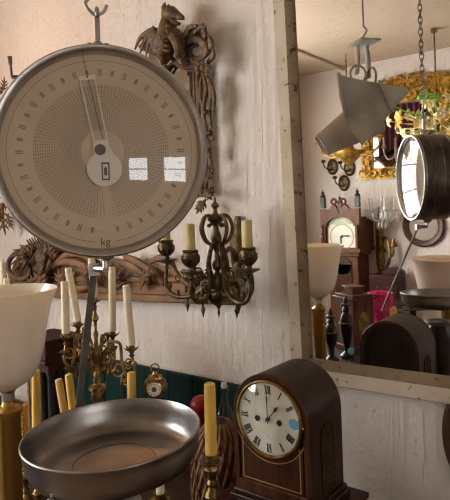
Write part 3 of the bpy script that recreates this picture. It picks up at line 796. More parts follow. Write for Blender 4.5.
for c in cups[1:]:
    b = MB(); hor = V((c.x-SXY.x, c.y-SXY.y, 0)); R_ = hor.length; u = hor.normalized()
    def q(f, y): return V((SXY.x, SXY.y, cz(y))) + u*(R_*f)
    dz_ = c.z - cz(337)
    def qq(f, y, s_=1.0): return q(f, y) + ZUP*(dz_*s_*f)
    b.tube([qq(0, 365), qq(.25, 352), qq(.42, 338), qq(.68, 336), qq(.72, 352), qq(.85, 366), qq(1.08, 360), c - ZUP*.02], [.005, .005, .005, .0055, .0055, .005, .005, .0045], 8, 6)
    for (f, y, r0, s0) in ((.30, 354, .028, 0), (.62, 361, .032, 2), (.9, 352, .020, 4), (.45, 341, .017, 1), (.15, 366, .020, 3), (.8, 372, .014, 5)):
        cc = qq(f, y)
        pts = [cc + u*(r0*(1-.05*i)*math.cos(i*.6+s0)) + ZUP*(r0*(1-.05*i)*math.sin(i*.6+s0)) for i in range(16)]
        b.tube(pts, [.0038 - .0001*i for i in range(16)], 6, 2)
        b.blob(pts[-1], .006)
        b.tube([pts[3], pts[3] + ZUP*.012 + u*.008, pts[3] + u*.02 + ZUP*.01], [.005, .006, .001], 6, 3)
    b.tube([qq(.72, 366), qq(.7, 374), qq(.66, 379)], [.003, .006, .001], 6, 3)
    arm = build('branch', b, K['brass'], cd)
    b = MB(); petals_cup(b, c, .021); build('candle_cup', b, K['brass'], arm)
cg = 'cream candles in the brass candelabrum'
cl = [((91.5, 258), 'cream candle mostly hidden behind the grey scale arm, centre of the candelabrum'),
      ((64.5, 281), 'upright cream candle in the candelabrum, farthest from the mantel clock'),
      ((68, 268), 'leaning cream candle in the candelabrum, beside the grey scale arm'),
      ((112, 267), 'tallest straight cream candle, just right of the grey scale arm'),
      ((126, 285), 'cream candle on the outer candelabrum branch nearest the mantel clock')]
for c, ((tx, ty), lab) in zip(cups, cl):
    zz = (c - CAM).dot(FWD)
    candle(c + ZUP*.0135, P(tx, ty, zz), .0128, K['cream_wax'], lab, cg)

# ------------------------------------------------------------------ milk glass lamp
LZ = 1.553; l0 = P(8, 392, LZ); lb = H(TZ, l0)
lp = thing('milk_glass_lamp', lb, 'brass column lamp with an upturned milk glass shade, at the left end', 'lamp')
pm = LZ/F_PX
sh = MB(); zs = l0.z
pr = [(9, 3), (17, 8), (24, 13), (29, 20), (33, 30), (35.5, 40), (38, 54), (40, 66), (43, 80), (47, 92), (51, 101.5), (50.3, 102.2), (46, 93), (42, 81), (39, 67), (37, 54), (34.5, 41), (32, 31), (28, 21.5), (22, 15), (10, 8), (3, 7)]
sh.lathe([(r*pm, h*pm) for r, h in pr], l0, ZUP, 64, caps=False)
build('glass_shade', sh, K['milk'], lp, sharp=60)
b = MB(); b.lathe([(6.2*pm, -8*pm), (6.2*pm, 0), (8*pm, 2*pm), (9.2*pm, 5*pm), (5*pm, 6*pm)], l0, ZUP, 24); build('collar', b, K['silver'], lp)
b = MB(); zt_ = l0.z - TZ
b.lathe([(.075, 0), (.075, .015), (.06, .03), (.036, .045), (.027, .06), (11.2*pm*.92, .1), (12*pm, zt_-24*pm), (13.2*pm, zt_-21*pm), (13.2*pm, zt_-17*pm), (11*pm, zt_-14.5*pm), (7*pm, zt_-13*pm), (6*pm, zt_-9*pm), (6.5*pm, zt_-8*pm), (3*pm, zt_-7*pm)], lb, ZUP, 40)
build('column', b, K['brass_col'], lp)
b = MB(); pcn = l0 + V((.035, .02, -.03))
for i in range(14): b.blob(pcn - ZUP*(.0065*i), .0028, n=6, m=4)
b.tube([l0 + V((.008, .006, -.022)), pcn], [.003, .003], 6, 1)
b.blob(pcn - ZUP*.098, .007, .007, .009)
build('pull_chain', b, K['brass_pol'], lp)

# ------------------------------------------------------------------ loose candles and candlesticks
def candlestick(c, label, group=None, r=.02, m=None, base_r=.045, thin=.5):
    o = thing('brass_candlestick', H(TZ, c), label, 'candlestick', group)
    b = MB(); h = c.z - TZ
    P0 = [(base_r, 0), (base_r, .01), (base_r*.8, .018), (base_r*.45, .03), (r*.5, .05)]
    n_ = max(2, int(h/.09))
    for i in range(n_):
        f = .06 + (h-.1)*i/n_; s_ = (h-.1)/n_
        P0 += [(r*.42, f+s_*.1), (r*.72, f+s_*.25), (r*.9, f+s_*.42), (r*.6, f+s_*.6), (r*.4, f+s_*.7), (r*.66, f+s_*.8), (r*.4, f+s_*.92)]
    P0 += [(r*.5, h-.03), (r*.9, h-.018), (r*.75, h-.006)]
    b.lathe(P0, H(TZ, c), ZUP, 20); build('stem', b, m or K['brass'], o)
    b = MB(); b.lathe([(r*.7, -.008), (r*1.25, -.003), (r*1.3, .001), (r*.95, .001), (r*.8, -.002), (r*.8, .016), (r*.92, .019), (r*.75, .019), (r*.7, .002)], c, ZUP, 20); build('candle_cup', b, m or K['brass'], o)
    return o
big = P(211.5, 461, 1.45)
candlestick(big, 'turned brass candlestick carrying a tall yellow candle, between the pan and the mantel clock', r=.0235)
candle(big + ZUP*.003, P(209.5, 383, 1.45), .0152, K['yellow_wax'], 'tall thick yellow candle standing alone, between the pan and the mantel clock', None, False)
specs = [((36.5, 447), (36, 370), 1.72, .0125, 'yellow_wax', 'yellow candle with a flat top, right behind the milk glass lamp shade', 'brass candlestick hidden by the pan, under the yellow candle behind the lamp'),
         ((69.0, 440), (58.5, 379), 1.87, .0128, 'tan_wax', 'tan candle leaning left behind the rim of the pan', 'brass candlestick hidden by the pan, under the leaning tan candle'),
         ((76, 436), (68.5, 374), 1.76, .0122, 'yellow_wax', 'yellow candle leaning against the scale arm, next to a leaning tan one', 'brass candlestick hidden by the pan, under the leaning yellow candle'),
         ((132.5, 440), (131.5, 372), 1.80, .0142, 'yellow_wax', 'yellow candle rising behind the pan, under the outer branch of the candelabrum', 'brass candlestick hidden by the pan, under the yellow candle left of the small globe clock'),
         ((24.5, 452), (24.5, 404), 1.80, .0095, 'orange_wax', 'short orange candle between the brass lamp column and the pan', 'brass candlestick beside the brass lamp column, under the orange candle'),
         ((160.5, 500), (160, 478), 1.38, .0105, 'cream_wax', 'stub of a pale candle under the pan', 'low brass candlestick under the pan, holding a pale candle stub')]
for (bp, tp, z_, r_, mk, l1, l2) in specs:
    cbp = P(*bp, z_); candlestick(cbp, l2, 'brass candlesticks behind and under the pan', r=.0185, base_r=.027)
    candle(cbp + ZUP*.003, P(*tp, z_), r_, K[mk], l1, 'loose candles around the pan', False)
# pair of cream candles on the wall at the far left
for tx, ty, by, lab, lab2 in ((3, 262, 290, 'cream candle at the picture edge above the milk glass shade, the taller of two', 'brass wall bracket at the picture edge, holding the taller cream candle'),
                        (6.5, 278, 296, 'cream candle at the picture edge above the milk glass shade, the shorter of two', 'brass wall bracket at the picture edge, holding the shorter cream candle')):
    z_ = 2.34 if ty < 270 else 1.98
    c = P(tx+.6, by+8, z_)
    candlestick(c, lab2.replace('wall bracket', 'candlestick'), 'candlesticks behind the milk glass shade', r=.0185, base_r=.04)
    candle(c + ZUP*.003, P(tx, ty, z_), .0115, K['cream_wax'], lab, 'cream candles behind the milk glass shade')

# ------------------------------------------------------------------ mahogany cased clock behind the lamp
mz = 2.10
mc = thing('gilt_mahogany_clock', H(TZ, P(38, 400, mz)), 'dark red mahogany case with gilt panel and black columns, behind the milk glass lamp', 'clock')
c = P(33, 350, mz); rr_ = P(60.5, 338, mz)
topz = rr_.z; xr = rr_.x; xl_ = xr - .17; yf = rr_.y - .06; yb_ = yf + .16
b = MB(); b.bx(xl_-.012, xr+.004, yf-.012, yb_, topz-.012, topz); b.bx(xl_, xr-.008, yf, yb_, topz-.075, topz-.012); b.bx(xl_-.006, xr, yf-.008, yb_, topz-.09, topz-.075)
build('cornice', b, K['redwood'], mc, bevel=.003)
b = MB(); b.bx(xl_, xr-.01, yf+.01, yb_, topz-.12, topz-.09); build('band', b, K['redwood'], mc)
b = MB(); b.bx(xl_+.01, xr-.015, yf+.07, yf+.085, TZ+.04, topz-.12); build('back_panel', b, K['clockback'], mc)
b = MB(); b.bx(xl_+.004, xr-.08, yf+.02, yf+.07, TZ+.05, topz-.12); build('gilt_panel', b, K['fabricgold'], mc)
for xx in (xl_+.02, xr-.075, xr-.025):
    b = MB(); b.lathe([(.017, 0), (.017, .02), (.013, .03), (.012, topz-.14-TZ-.04), (.016, topz-.13-TZ-.04), (.016, topz-.12-TZ-.04)], V((xx, yf+.03, TZ+.04)), ZUP, 16); build('column', b, K['ink'], mc)
b = MB(); b.bx(xl_-.01, xr, yf-.01, yb_, TZ, TZ+.04); build('plinth', b, K['redwood'], mc, bevel=.003)

# ------------------------------------------------------------------ green panel along the wall
gx0, gx1 = W(36, 360, .05).x, W(240, 386, .05).x
gz = (W(120, 362, .05).z + W(230, 384.5, .05).z)/2
b = MB(); n_ = 10
for i in range(n_):
    xa_ = gx0 + (gx1+.03-gx0)*i/n_; xb_ = gx0 + (gx1+.03-gx0)*(i+1)/n_
    b.bx(xa_+.001, xb_-.001, -.05, -.03, TZ, gz)
b.bx(gx0, gx1+.03, -.034, -.022, TZ, gz-.003)
tag(build('green_panel', b, K['green'], bevel=.002), 'dark green painted board standing on the table against the wall', 'board')

# ------------------------------------------------------------------ small globe clock
gz_ = 1.82; gc = P(155.5, 386, gz_); gm = gz_/F_PX
su = thing('turned_stand', H(TZ, gc), 'slim dark wooden stand behind the pan, under the small globe clock', 'stand')
hs = gc.z - 11*gm - TZ
build('pillar', MB().lathe([(.034, 0), (.034, .012), (.02, .03), (.013, .06), (.018, hs*.5), (.012, hs-.03), (.026, hs-.008), (.026, hs)], H(TZ, gc), ZUP, 20), K['redwood'], su)
gk = thing('globe_clock', gc - ZUP*(11*gm), 'tiny brass ball clock with a hanging ring, behind the far rim of the pan', 'clock')
NV = (CAM - gc); NV.z = 0; NV.normalize(); NV = (NV + V((-.4, .1, 0))*.5).normalized(); RV = V((-NV.y, NV.x, 0))
b = MB(); b.blob(gc, 12*gm, 12*gm, 10.5*gm, n=24, m=14); b.lathe([(4*gm, -11*gm), (5*gm, -10*gm)], gc, ZUP, 16); build('case', b, K['brass'], gk)
b = MB(); b.lathe([(8*gm, 6.5*gm), (7*gm, 10*gm), (3*gm, 12*gm), (2*gm, 14.5*gm)], gc, ZUP, 18); cp_ = build('cap', b, K['brass_pol'], gk)
b = MB(); b.torus(gc + ZUP*(18*gm), NV, 4.2*gm, .65*gm, 20, 6); build('hanging_ring', b, K['brass'], gk)
fo = gc + NV*(9.2*gm)
b = MB(); b.lathe([(8*gm, -3*gm), (8*gm, 2.4*gm), (6.9*gm, 2.8*gm), (6.7*gm, 2.2*gm)], fo, NV, 24, sx=1.0); build('bezel', b, K['brass_pol'], gk)
b = MB(); b.lathe([(7.1*gm, 1.2*gm), (7.1*gm, 2.4*gm), (0, 2.4*gm)], fo, NV, 24); fa = build('face', b, K['enamel'], gk)
b = MB()
for i in range(12):
    a = 2*PI*i/12; p = fo + NV*(2.5*gm) + (RV*math.cos(a) + ZUP*math.sin(a))*(5.3*gm)
    b.box(p, .9*gm, .3*gm, .9*gm, RV, NV)
b.box(fo + NV*(2.6*gm) + ZUP*(1.4*gm), .5*gm, .2*gm, 3*gm, RV, NV); b.box(fo + NV*(2.6*gm) - RV*(.9*gm), 2*gm, .2*gm, .5*gm, RV, NV)
build('hands', b, K['ink'], fa)

# ------------------------------------------------------------------ mantel clock on its chest
DZ = 1.49; DC = P(270, 418, DZ); R0 = .1145; DR = .099; HB = .2095; DEP = .181
BZ = DC.z - HB - .03
X_, Y_, N_ = V((1, 0, 0)), ZUP, V((0, -1, 0))
cx_, cx1 = DC.x-.175, P(372.5, 497, 1.58).x
b = MB(); b.bx(cx_, cx1, DC.y-.06, DC.y+.225, BZ-.016, BZ); b.bx(cx_+.012, cx1-.012, DC.y-.05, DC.y+.215, TZ+.025, BZ-.016); b.bx(cx_, cx1, DC.y-.06, DC.y+.225, TZ, TZ+.025)
tag(build('mahogany_chest', b, K['redwood'], bevel=.003), 'low dark red mahogany chest under the arched mantel clock', 'chest')
mk = thing('mantel_clock', V((DC.x, DC.y + DEP/2, BZ)), 'round-topped mahogany mantel clock with white roman dial showing one o\'clock', 'clock')
def arch(r, bottom, n=36, x=1.0):
    return [(-r, -bottom), (r, -bottom)] + [(r*math.cos(PI*i/n), r*math.sin(PI*i/n)) for i in range(n+1)]
def dedupe(p):
    out = [p[0]]
    for q in p[1:]:
        if (V((q[0], q[1])) - V((out[-1][0], out[-1][1]))).length > 1e-6: out.append(q)
    return out
b = MB(); b.prism(dedupe(arch(R0, HB)), DC + V((0, .004, 0)), X_, Y_, -N_, DEP-.004)
case = build('case', b, K['clockwood'], mk, bevel=.003)
b = MB(); b.ring(dedupe(arch(R0+.001, HB)), dedupe(arch(R0-.012, HB-.03)), DC + V((0, .004, 0)), X_, Y_, N_, .010)
build('front_frame', b, K['clockpanel'], mk, bevel=.002)
b = MB(); b.bx(DC.x-R0-.016, DC.x+R0+.016, DC.y-.016, DC.y+DEP+.006, BZ, BZ+.018); b.bx(DC.x-R0-.008, DC.x+R0+.008, DC.y-.008, DC.y+DEP+.003, BZ+.018, BZ+.03)
build('plinth', b, K['clockwood'], mk, bevel=.003)
b = MB(); b.bx(DC.x-R0+.018, DC.x+R0-.018, DC.y-.003, DC.y+.01, DC.z-HB+.03, DC.z-.06); build('front_panel', b, K['clockpanel'], mk, bevel=.0015)
# inlay lines: panel border and the curve under the dial
b = MB(); zl, zh = DC.z-HB+.036, DC.z-.062
for x in (-1, 1): b.bx(DC.x+x*(R0-.026)-.0012, DC.x+x*(R0-.026)+.0012, DC.y-.0042, DC.y-.002, zl, zh)
b.bx(DC.x-R0+.026, DC.x+R0-.026, DC.y-.0042, DC.y-.002, zl, zl+.0025)
pts = [DC + V(((DR+.016)*math.cos(a), -.004, (DR+.016)*math.sin(a))) for a in [rad(205 + 130*i/30) for i in range(31)]]
b.tube(pts, [.0014]*31, 6, 1)
build('inlay_line', b, K['inlay'], mk)
# round bezel, dial, numerals, hands
b = MB(); b.lathe([(DR+.003, 0), (DR+.0035, .009), (DR+.001, .014), (DR-.002, .015), (DR-.005, .012), (DR-.006, .008)], DC, N_, 72, caps=False)
build('brass_bezel', b, K['brass'], mk)
b = MB(); b.lathe([(DR-.004, .002), (DR-.004, .0075), (0, .0075)], DC, N_, 64); dl = build('dial', b, K['enamel'], mk)
b = MB(); FZ = .0082
def dpt(x, y, o=0): return DC + X_*x + Y_*y + N_*(FZ+o)
def stroke2(b, p, q, w, o=0):
    a, c = V(p), V(q); t_ = (c-a).normalized(); n2 = V((-t_.y, t_.x))*w/2
    b.prism([tuple(a-n2), tuple(c-n2), tuple(c+n2), tuple(a+n2)], DC + N_*(FZ+o), X_, Y_, N_, .0004)
NUM = ['XII', 'I', 'II', 'III', 'IIII', 'V', 'VI', 'VII', 'VIII', 'IX', 'X', 'XI']
hN = .021
for i, s_ in enumerate(NUM):
    a = PI/2 - 2*PI*i/12; rd = V((math.cos(a), math.sin(a))); tg = V((math.sin(a), -math.cos(a)))
    wd = {'I': .0046, 'V': .0100, 'X': .0100}; tot = sum(wd[ch_] for ch_ in s_); x = -tot/2
    ce = rd*(DR*.765)
    for ch_ in s_:
        w = wd[ch_]; xc = x + w/2; x += w
        def pt(u, v_): return tuple(ce + tg*(xc+u*w*.36) + rd*(v_*hN/2))
        if ch_ == 'I': stroke2(b, pt(0, -1), pt(0, 1), .0032)
        elif ch_ == 'V': stroke2(b, pt(-1, 1), pt(0, -1), .0029); stroke2(b, pt(1, 1), pt(0, -1), .0013)
        else: stroke2(b, pt(-1, 1), pt(1, -1), .0029); stroke2(b, pt(1, 1), pt(-1, -1), .0013)
    for s2 in (-1, 1):
        stroke2(b, tuple(ce + tg*(-tot/2) + rd*(s2*hN/2)), tuple(ce + tg*(tot/2) + rd*(s2*hN/2)), .0009)
n_ = 60
for i in range(60):
    a = 2*PI*i/60; rd = V((math.cos(a), math.sin(a)))
    stroke2(b, tuple(rd*(DR*.895)), tuple(rd*(DR*.93)), .0006)
build('numerals', b, K['ink'], dl)
b = MB()
def hand(b, ang, L, kind):
    a = rad(90-ang); rd = V((math.cos(a), math.sin(a))); tg = V((math.sin(a), -math.cos(a)))
    stroke2(b, tuple(rd*-.012), tuple(rd*L*.6), .0024, .004)
    q_ = [rd*(L*.55) - tg*.001, rd*(L*.72) - tg*(.005 if kind else .0022), rd*L, rd*(L*.72) + tg*(.005 if kind else .0022), rd*(L*.55) + tg*.001]
    b.prism([tuple(x) for x in q_], DC + N_*(FZ+.004), X_, Y_, N_, .0005)
hand(b, -1, .073, 0); hand(b, 41, .052, 1)
b.cyl(dpt(0, 0), dpt(0, 0, .006), .0048)
build('hands', b, K['ink'], dl)
for x in (-.034, .034):
    b = MB(); p = dpt(x, -.004, -.0005); b.lathe([(.0075, 0), (.0075, .0022), (.0052, .0025), (.0045, .0012), (0, .0012)], p, N_, 20); build('winding_hole', b, K['ink'], dl)
b = MB(); b.lathe([(.0135, 0), (.0135, .0006), (0, .0006)], dpt(.078, .002, .0002), N_, 24, sx=1.15)
tag(build('round_sticker', b, K['blueing'], dl), 'light blue sticker over the three')
b = MB(); pr = [((DR-.006)*(1-i/10), .013 + .013*(1-(1-i/10)**2)) for i in range(11)]; b.lathe(pr, DC, N_, 64, caps=False); build('dial_glass', b, K['glass'], mk)
b = MB(); b.cyl(DC + V((DR+.004, -.008, -.004)), DC + V((DR+.010, -.008, -.004)), .006); build('bezel_catch', b, K['brass_pol'], mk)
# side sound fret with lattice
b = MB(); sxp = DC.x+R0; cyy = DC.y+DEP*.52; wz = .035; z0_, z1_ = DC.z-HB+.012, DC.z-.05
ar = [(-wz, z0_-DC.z), (wz, z0_-DC.z)] + [(wz*math.cos(PI*i/16), z1_-DC.z + wz*math.sin(PI*i/16)) for i in range(17)]
ai = [(x*.86, (y if y > z0_-DC.z+.001 else y+.006) - (.0 if y < z1_-DC.z else 0)) for x, y in ar]
b.ring(dedupe(ar), dedupe(ai), V((sxp-.001, cyy, DC.z)), V((0, 1, 0)), ZUP, V((1, 0, 0)), .004)
fretf = build('fret_frame', b, K['clockwood'], mk)
b = MB(); b.prism(dedupe(ai), V((sxp-.0005, cyy, DC.z)), V((0, 1, 0)), ZUP, V((1, 0, 0)), .0012); build('fret_cloth', b, K['clockback'], mk)
b = MB()
for s_ in (-1, 1):
    for i in range(-8, 16):
        c0_ = (z0_ - DC.z) + i*.020
        seg = []
        for t_ in [x/24 for x in range(25)]:
            yy = -wz*.84 + 2*wz*.84*t_; zz = c0_ + s_*(yy)*1.5
            top_in = (z1_-DC.z) + math.sqrt(max(0, (wz*.84)**2 - yy*yy))
            if zz > (z0_-DC.z+.008) and zz < top_in: seg.append(V((sxp+.0022, cyy+yy, DC.z+zz)))
        if len(seg) > 1: b.tube([seg[0], seg[-1]], [.0009, .0009], 5, 1)
build('brass_lattice', b, K['bronze'], mk)
# back door
b = MB(); b.ring(dedupe(arch(R0-.004, HB-.002)), dedupe(arch(R0-.022, HB-.02)), DC + V((0, DEP-.001, 0)), X_, Y_, -N_, .007); build('back_frame', b, K['clockwood'], mk, bevel=.0015)
b = MB(); b.prism(dedupe(arch(R0-.020, HB-.018)), DC + V((0, DEP-.002, 0)), X_, Y_, -N_, .004); bd = build('back_door', b, K['clockback'], mk)
b = MB(); b.ring(dedupe(arch(R0-.045, HB-.05)), dedupe(arch(R0-.052, HB-.058)), DC + V((0, DEP+.001, 0)), X_, Y_, -N_, .005); build('door_moulding', b, K['clockback'], bd)

# ------------------------------------------------------------------ basket, ball and bottle between the candle and the clock
bk = P(220, 470, 1.78); 
wk = thing('cane_basket', H(TZ, bk), 'brown woven cane basket slumped between the tall yellow candle and the mantel clock', 'basket')
b = MB(); hb_ = P(222, 418, 1.78).z - TZ; rb = .086
pr = [(rb*.7, 0), (rb*.9, .02), (rb*1.02, hb_*.35), (rb*.98, hb_*.6), (rb*.8, hb_*.8), (rb*.55, hb_*.93), (rb*.2, hb_), (0, hb_)]
b.lathe(pr, H(TZ, bk), ZUP, 28); build('body', b, K['wicker'], wk)
b = MB()
import bisect
def prof_r(h):
    for i in range(len(pr)-1):
        if pr[i][1] <= h <= pr[i+1][1]:
            f = (h-pr[i][1])/max(1e-6, pr[i+1][1]-pr[i][1]); return pr[i][0]*(1-f)+pr[i+1][0]*f
    return 0
for i in range(22):
    pts = []
    for j in range(10):
        h = hb_*(.02 + .95*j/9); a = 2*PI*i/22 + 1.3*j/9; r = prof_r(h) + .002
        pts.append(H(TZ+h, bk) + V((r*math.cos(a), r*math.sin(a), 0)))
    b.tube(pts, [.0052]*10, 6, 2)
build('cane_strands', b, K['wicker_pale'], wk)
b = MB()
for i in range(14):
    pts = []
    for j in range(10):
        h = hb_*(.02 + .95*j/9); a = 2*PI*i/14 - .9*j/9; r = prof_r(h) + .0035
        pts.append(H(TZ+h, bk) + V((r*math.cos(a), r*math.sin(a), 0)))
    b.tube(pts, [.0042]*10, 6, 2)
build('dark_strands', b, K['carved_mid'], wk)
rp_ = P(201, 405, 1.98)
b = MB(); hr = rp_.z - TZ
b.lathe([(.045, 0), (.045, .012), (.015, .03), (.012, hr-.05), (.02, hr-.03), (.034, hr-.012), (.038, hr+.004), (.03, hr+.022), (.012, hr+.032), (0, hr+.033)], H(TZ, rp_), ZUP, 24)
tag(build('red_ornament', b, K['redball']), 'shiny red knobbed ornament behind the tall yellow candle', 'ornament')
bt = thing('glass_bottle', H(TZ, P(226, 440, 2.02)), 'clear glass bottle before the dark green board, beside the mantel clock', 'bottle')
q0 = H(TZ, P(226, 440, 2.02)); hq = P(222, 386, 2.02).z - TZ
b = MB(); b.lathe([(.034, 0), (.038, .02), (.038, hq*.62), (.03, hq*.74), (.014, hq*.84), (.012, hq*.95), (.016, hq*.96), (.016, hq), (.010, hq)], q0, ZUP, 24, caps=False)
build('body', b, K['clearglass_obj'], bt)
b = MB(); b.cyl(q0 + ZUP*(hq*.98), q0 + ZUP*(hq+.012), .0098); build('stopper', b, K['sticker'], bt)

# ------------------------------------------------------------------ chipped frame mirror
wm = thing('wall_mirror', W(330, 380, .02), 'large wall mirror in a chipped cream painted wooden frame, reflecting the shop', 'mirror')
BL = W(296.5, 377, .012); ph = rad(1.0)
MX = V((math.cos(ph), 0, math.sin(ph))); MZ = V((-math.sin(ph), 0, math.cos(ph)))
MW, MH, FW = 1.15, 1.55, .080
def rect(x0, z0, x1, z1): return [(x0, z0), (x1, z0), (x1, z1), (x0, z1)]
OB = V((BL.x, 0, BL.z))
b = MB(); b.ring(rect(0, 0, MW, MH), rect(FW*.62, FW*.62, MW-FW*.62, MH-FW*.62), OB, MX, MZ, V((0, -1, 0)), .046)
build('outer_frame', b, K['frame_paint'], wm, bevel=.004)
b = MB(); b.ring(rect(FW*.6, FW*.6, MW-FW*.6, MH-FW*.6), rect(FW, FW, MW-FW, MH-FW), OB, MX, MZ, V((0, -1, 0)), .050, .034)
build('inner_slip', b, K['frame_inner'], wm, bevel=.002)
b = MB(); b.prism(rect(FW*.9, FW*.9, MW-FW*.9, MH-FW*.9), OB + V((0, -.02, 0)), MX, MZ, V((0, -1, 0)), .010)
build('mirror_glass', b, K['looking'], wm)

# round wooden board at the right edge
rc = W(536, 452, .02)
b = MB(); Rr = abs(W(443, 452, .02).x - rc.x)
b.lathe([(Rr*.96, 0), (Rr, .006), (Rr, .022), (Rr*.96, .028), (Rr*.90, .024), (0, .022)], H(rc.z, V((rc.x, -.001, 0))), V((0, -1, 0)), 72)
tag(build('hanging_tray', b, K['roundwood']), 'round brown wooden tray hung on the wall at the right edge, below the mirror', 'tray')

# ------------------------------------------------------------------ things seen in the looking glass
# second table with small clocks and urns
T2 = .86
ca = M(352, 330, 3.35)
t = thing('side_table', (-1.62, -1.62, 0), 'small dark table in the mirror, under the red basket and the cased clock', 'table')
build('tabletop', MB().bx(-1.98, -1.25, -2.05, -1.14, T2-.03, T2), K['tablewood'], t, bevel=.003)
for x in (-1.9, -1.3):
    for y in (-2.0, -1.19): build('leg', MB().bx(x-.025, x+.025, y-.025, y+.025, 0, T2-.03), K['tablewood'], t)
# cased clock with stepped cap
cq = M(354, 300, 3.52); zt_ = cq.z + .03
k2 = thing('bracket_clock', H(T2, cq), 'red-brown square clock case with a stepped cap, in the mirror beside two dark urns', 'clock')
def rotbox(b, c, sx, sy, z0, z1, ang): 
    X1 = V((math.cos(ang), math.sin(ang), 0)); Y1 = V((-math.sin(ang), math.cos(ang), 0)); b.box(H((z0+z1)/2, c), sx, sy, z1-z0, X1, Y1); return b
an = rad(30)
build('body', rotbox(MB(), cq, .19, .15, T2+.04, zt_-.02, an), K['oak'], k2, bevel=.003)
b = rotbox(MB(), cq, .215, .175, zt_-.02, zt_-.005, an); rotbox(b, cq, .19, .15, zt_-.005, zt_+.012, an); rotbox(b, cq, .10, .08, zt_+.012, zt_+.05, an); rotbox(b, cq, .115, .095, zt_+.05, zt_+.06, an)
build('stepped_cap', b, K['oak'], k2, bevel=.003)
build('plinth', rotbox(MB(), cq, .22, .18, T2, T2+.04, an), K['oak'], k2, bevel=.003)
for sgn in (1, -1):
    Xs = V((math.cos(an), math.sin(an), 0))*sgn
    b = MB(); w_ = .042; o_ = H((T2+.04+zt_)/2 - .02, cq) + Xs*.095
    Ys = V((-math.sin(an), math.cos(an), 0))
    b.prism([(w_*math.cos(PI*2*i/24)*.9, .08*math.sin(PI*2*i/24)) for i in range(24)], o_, Ys, ZUP, Xs, .003); build('side_fret', b, K['brass'], k2)
# two dark urns
for (px_, top_y, z_, lab) in ((331, 318, 3.26, 'dark glazed urn in the mirror, nearer the reflected lamp column'), (346.5, 306, 3.34, 'taller dark glazed urn in the mirror, against the square clock case')):
    p = M(px_, 330, z_); h = M(px_, top_y, z_).z - T2
    o = thing('dark_urn', H(T2, p), lab, 'urn', 'dark urns seen in the mirror')
    b = MB(); b.lathe([(.04, 0), (.04, .015), (.015, .04), (.018, .07), (.026, .10), (.036, h*.55), (.038, h*.68), (.03, h*.80), (.016, h*.88), (.022, h*.92), (.012, h)], H(T2, p), ZUP, 24); build('body', b, K['darkglaze'], o)
    b = MB(); b.lathe([(.012, h-.004), (.03, h+.004), (.03, h+.012), (.014, h+.02), (.012, h+.04), (.005, h+.055), (0, h+.056)], H(T2, p), ZUP, 20); build('lid', b, K['darkglaze'], o)
    b = MB(); b.torus(H(T2+h*.68, p), ZUP, .038, .003, 28, 6); build('gilt_ring', b, K['brass'], o)
p = M(351, 351, 3.2)
tk = thing('price_disc', H(T2, p), 'small round light blue price disc standing before the urns in the mirror', 'disc')
nv_ = V((p.x, 2*MIRROR_Y-p.y, 0)); 
b = MB(); nn = V((.62, .78, 0)); b.lathe([(.019, 0), (.019, .003), (0, .003)], p, nn, 24); build('disc', b, K['blueing'], tk)
b = MB(); b.cyl(H(T2, p), p - ZUP*.016, .003); b.lathe([(.018, 0), (.018, .006), (.004, .01)], H(T2, p), ZUP, 16); build('foot', b, K['iron'], tk)
# red lattice basket
p = M(381, 320, 3.8); zt_ = M(381, 293, 3.8).z
rb_ = thing('red_basket', H(T2, p), 'open pinkish red latticework basket in the mirror, behind the mantel clock reflection', 'basket')
h = zt_ - T2
b = MB(); b.lathe([(.055, 0), (.062, h*.4), (.078, h), (.074, h), (.058, h*.4), (.05, .006), (0, .006)], H(T2, p), ZUP, 8, caps=False); build('body', b, K['redglass'], rb_)
b = MB()
for s_ in (-1, 1):
    for i in range(16):
        pts = [H(T2 + h*(.45+.5*j/5), p) + V((math.cos(2*PI*i/16 + s_*.8*j/5), math.sin(2*PI*i/16 + s_*.8*j/5), 0))*(.067+.013*j/5) for j in range(6)]
        b.tube(pts, [.0028]*6, 5, 2)
b.torus(H(T2+h, p), ZUP, .078, .005, 32, 6)
build('lattice', b, K['redglass'], rb_)
# dark vase under the pan
p = M(440, 340, 2.68); h = M(440, 312, 2.68).z - TZ; h = min(h, .425)
dv = thing('dark_vase', H(TZ, p), 'tall dark vase with a bright metal lip, under the weighing pan in the mirror', 'vase')
b = MB(); b.lathe([(.05, 0), (.052, .02), (.035, .06), (.036, .14), (.05, h*.62), (.056, h*.80), (.05, h*.92), (.045, h-.02)], H(TZ, p), ZUP, 28); build('body', b, K['darkglaze'], dv)
b = MB(); b.lathe([(.045, h-.02), (.060, h-.012), (.062, h-.004), (.056, h), (.04, h-.006), (.038, h-.03)], H(TZ, p), ZUP, 28, caps=False); build('metal_lip', b, K['silver'], dv)

# second white bowl lamp
p = M(446, 270, 3.2); zt_ = M(446, 258, 3.2).z; pm2 = 3.2/F_PX
l2 = thing('standard_lamp', H(0, p), 'standing lamp with a wide white glass bowl, half hidden by the pan in the mirror', 'lamp')
b = MB(); hh_ = zt_
b.lathe([(6*pm2, hh_-52*pm2), (20*pm2, hh_-46*pm2), (27*pm2, hh_-34*pm2), (30*pm2, hh_-16*pm2), (34*pm2, hh_-3*pm2), (36*pm2, hh_), (34.5*pm2, hh_), (32*pm2, hh_-4*pm2), (28*pm2, hh_-18*pm2), (24*pm2, hh_-34*pm2), (5*pm2, hh_-44*pm2)], H(0, p), ZUP, 48, caps=False); build('glass_bowl', b, K['milk'], l2, sharp=60)
b = MB(); b.lathe([(.13, 0), (.13, .02), (.04, .05), (.02, .09), (.018, hh_-.36), (.035, hh_-.33), (.035, hh_-51*pm2)], H(0, p), ZUP, 24); build('post', b, K['brass_col'], l2)

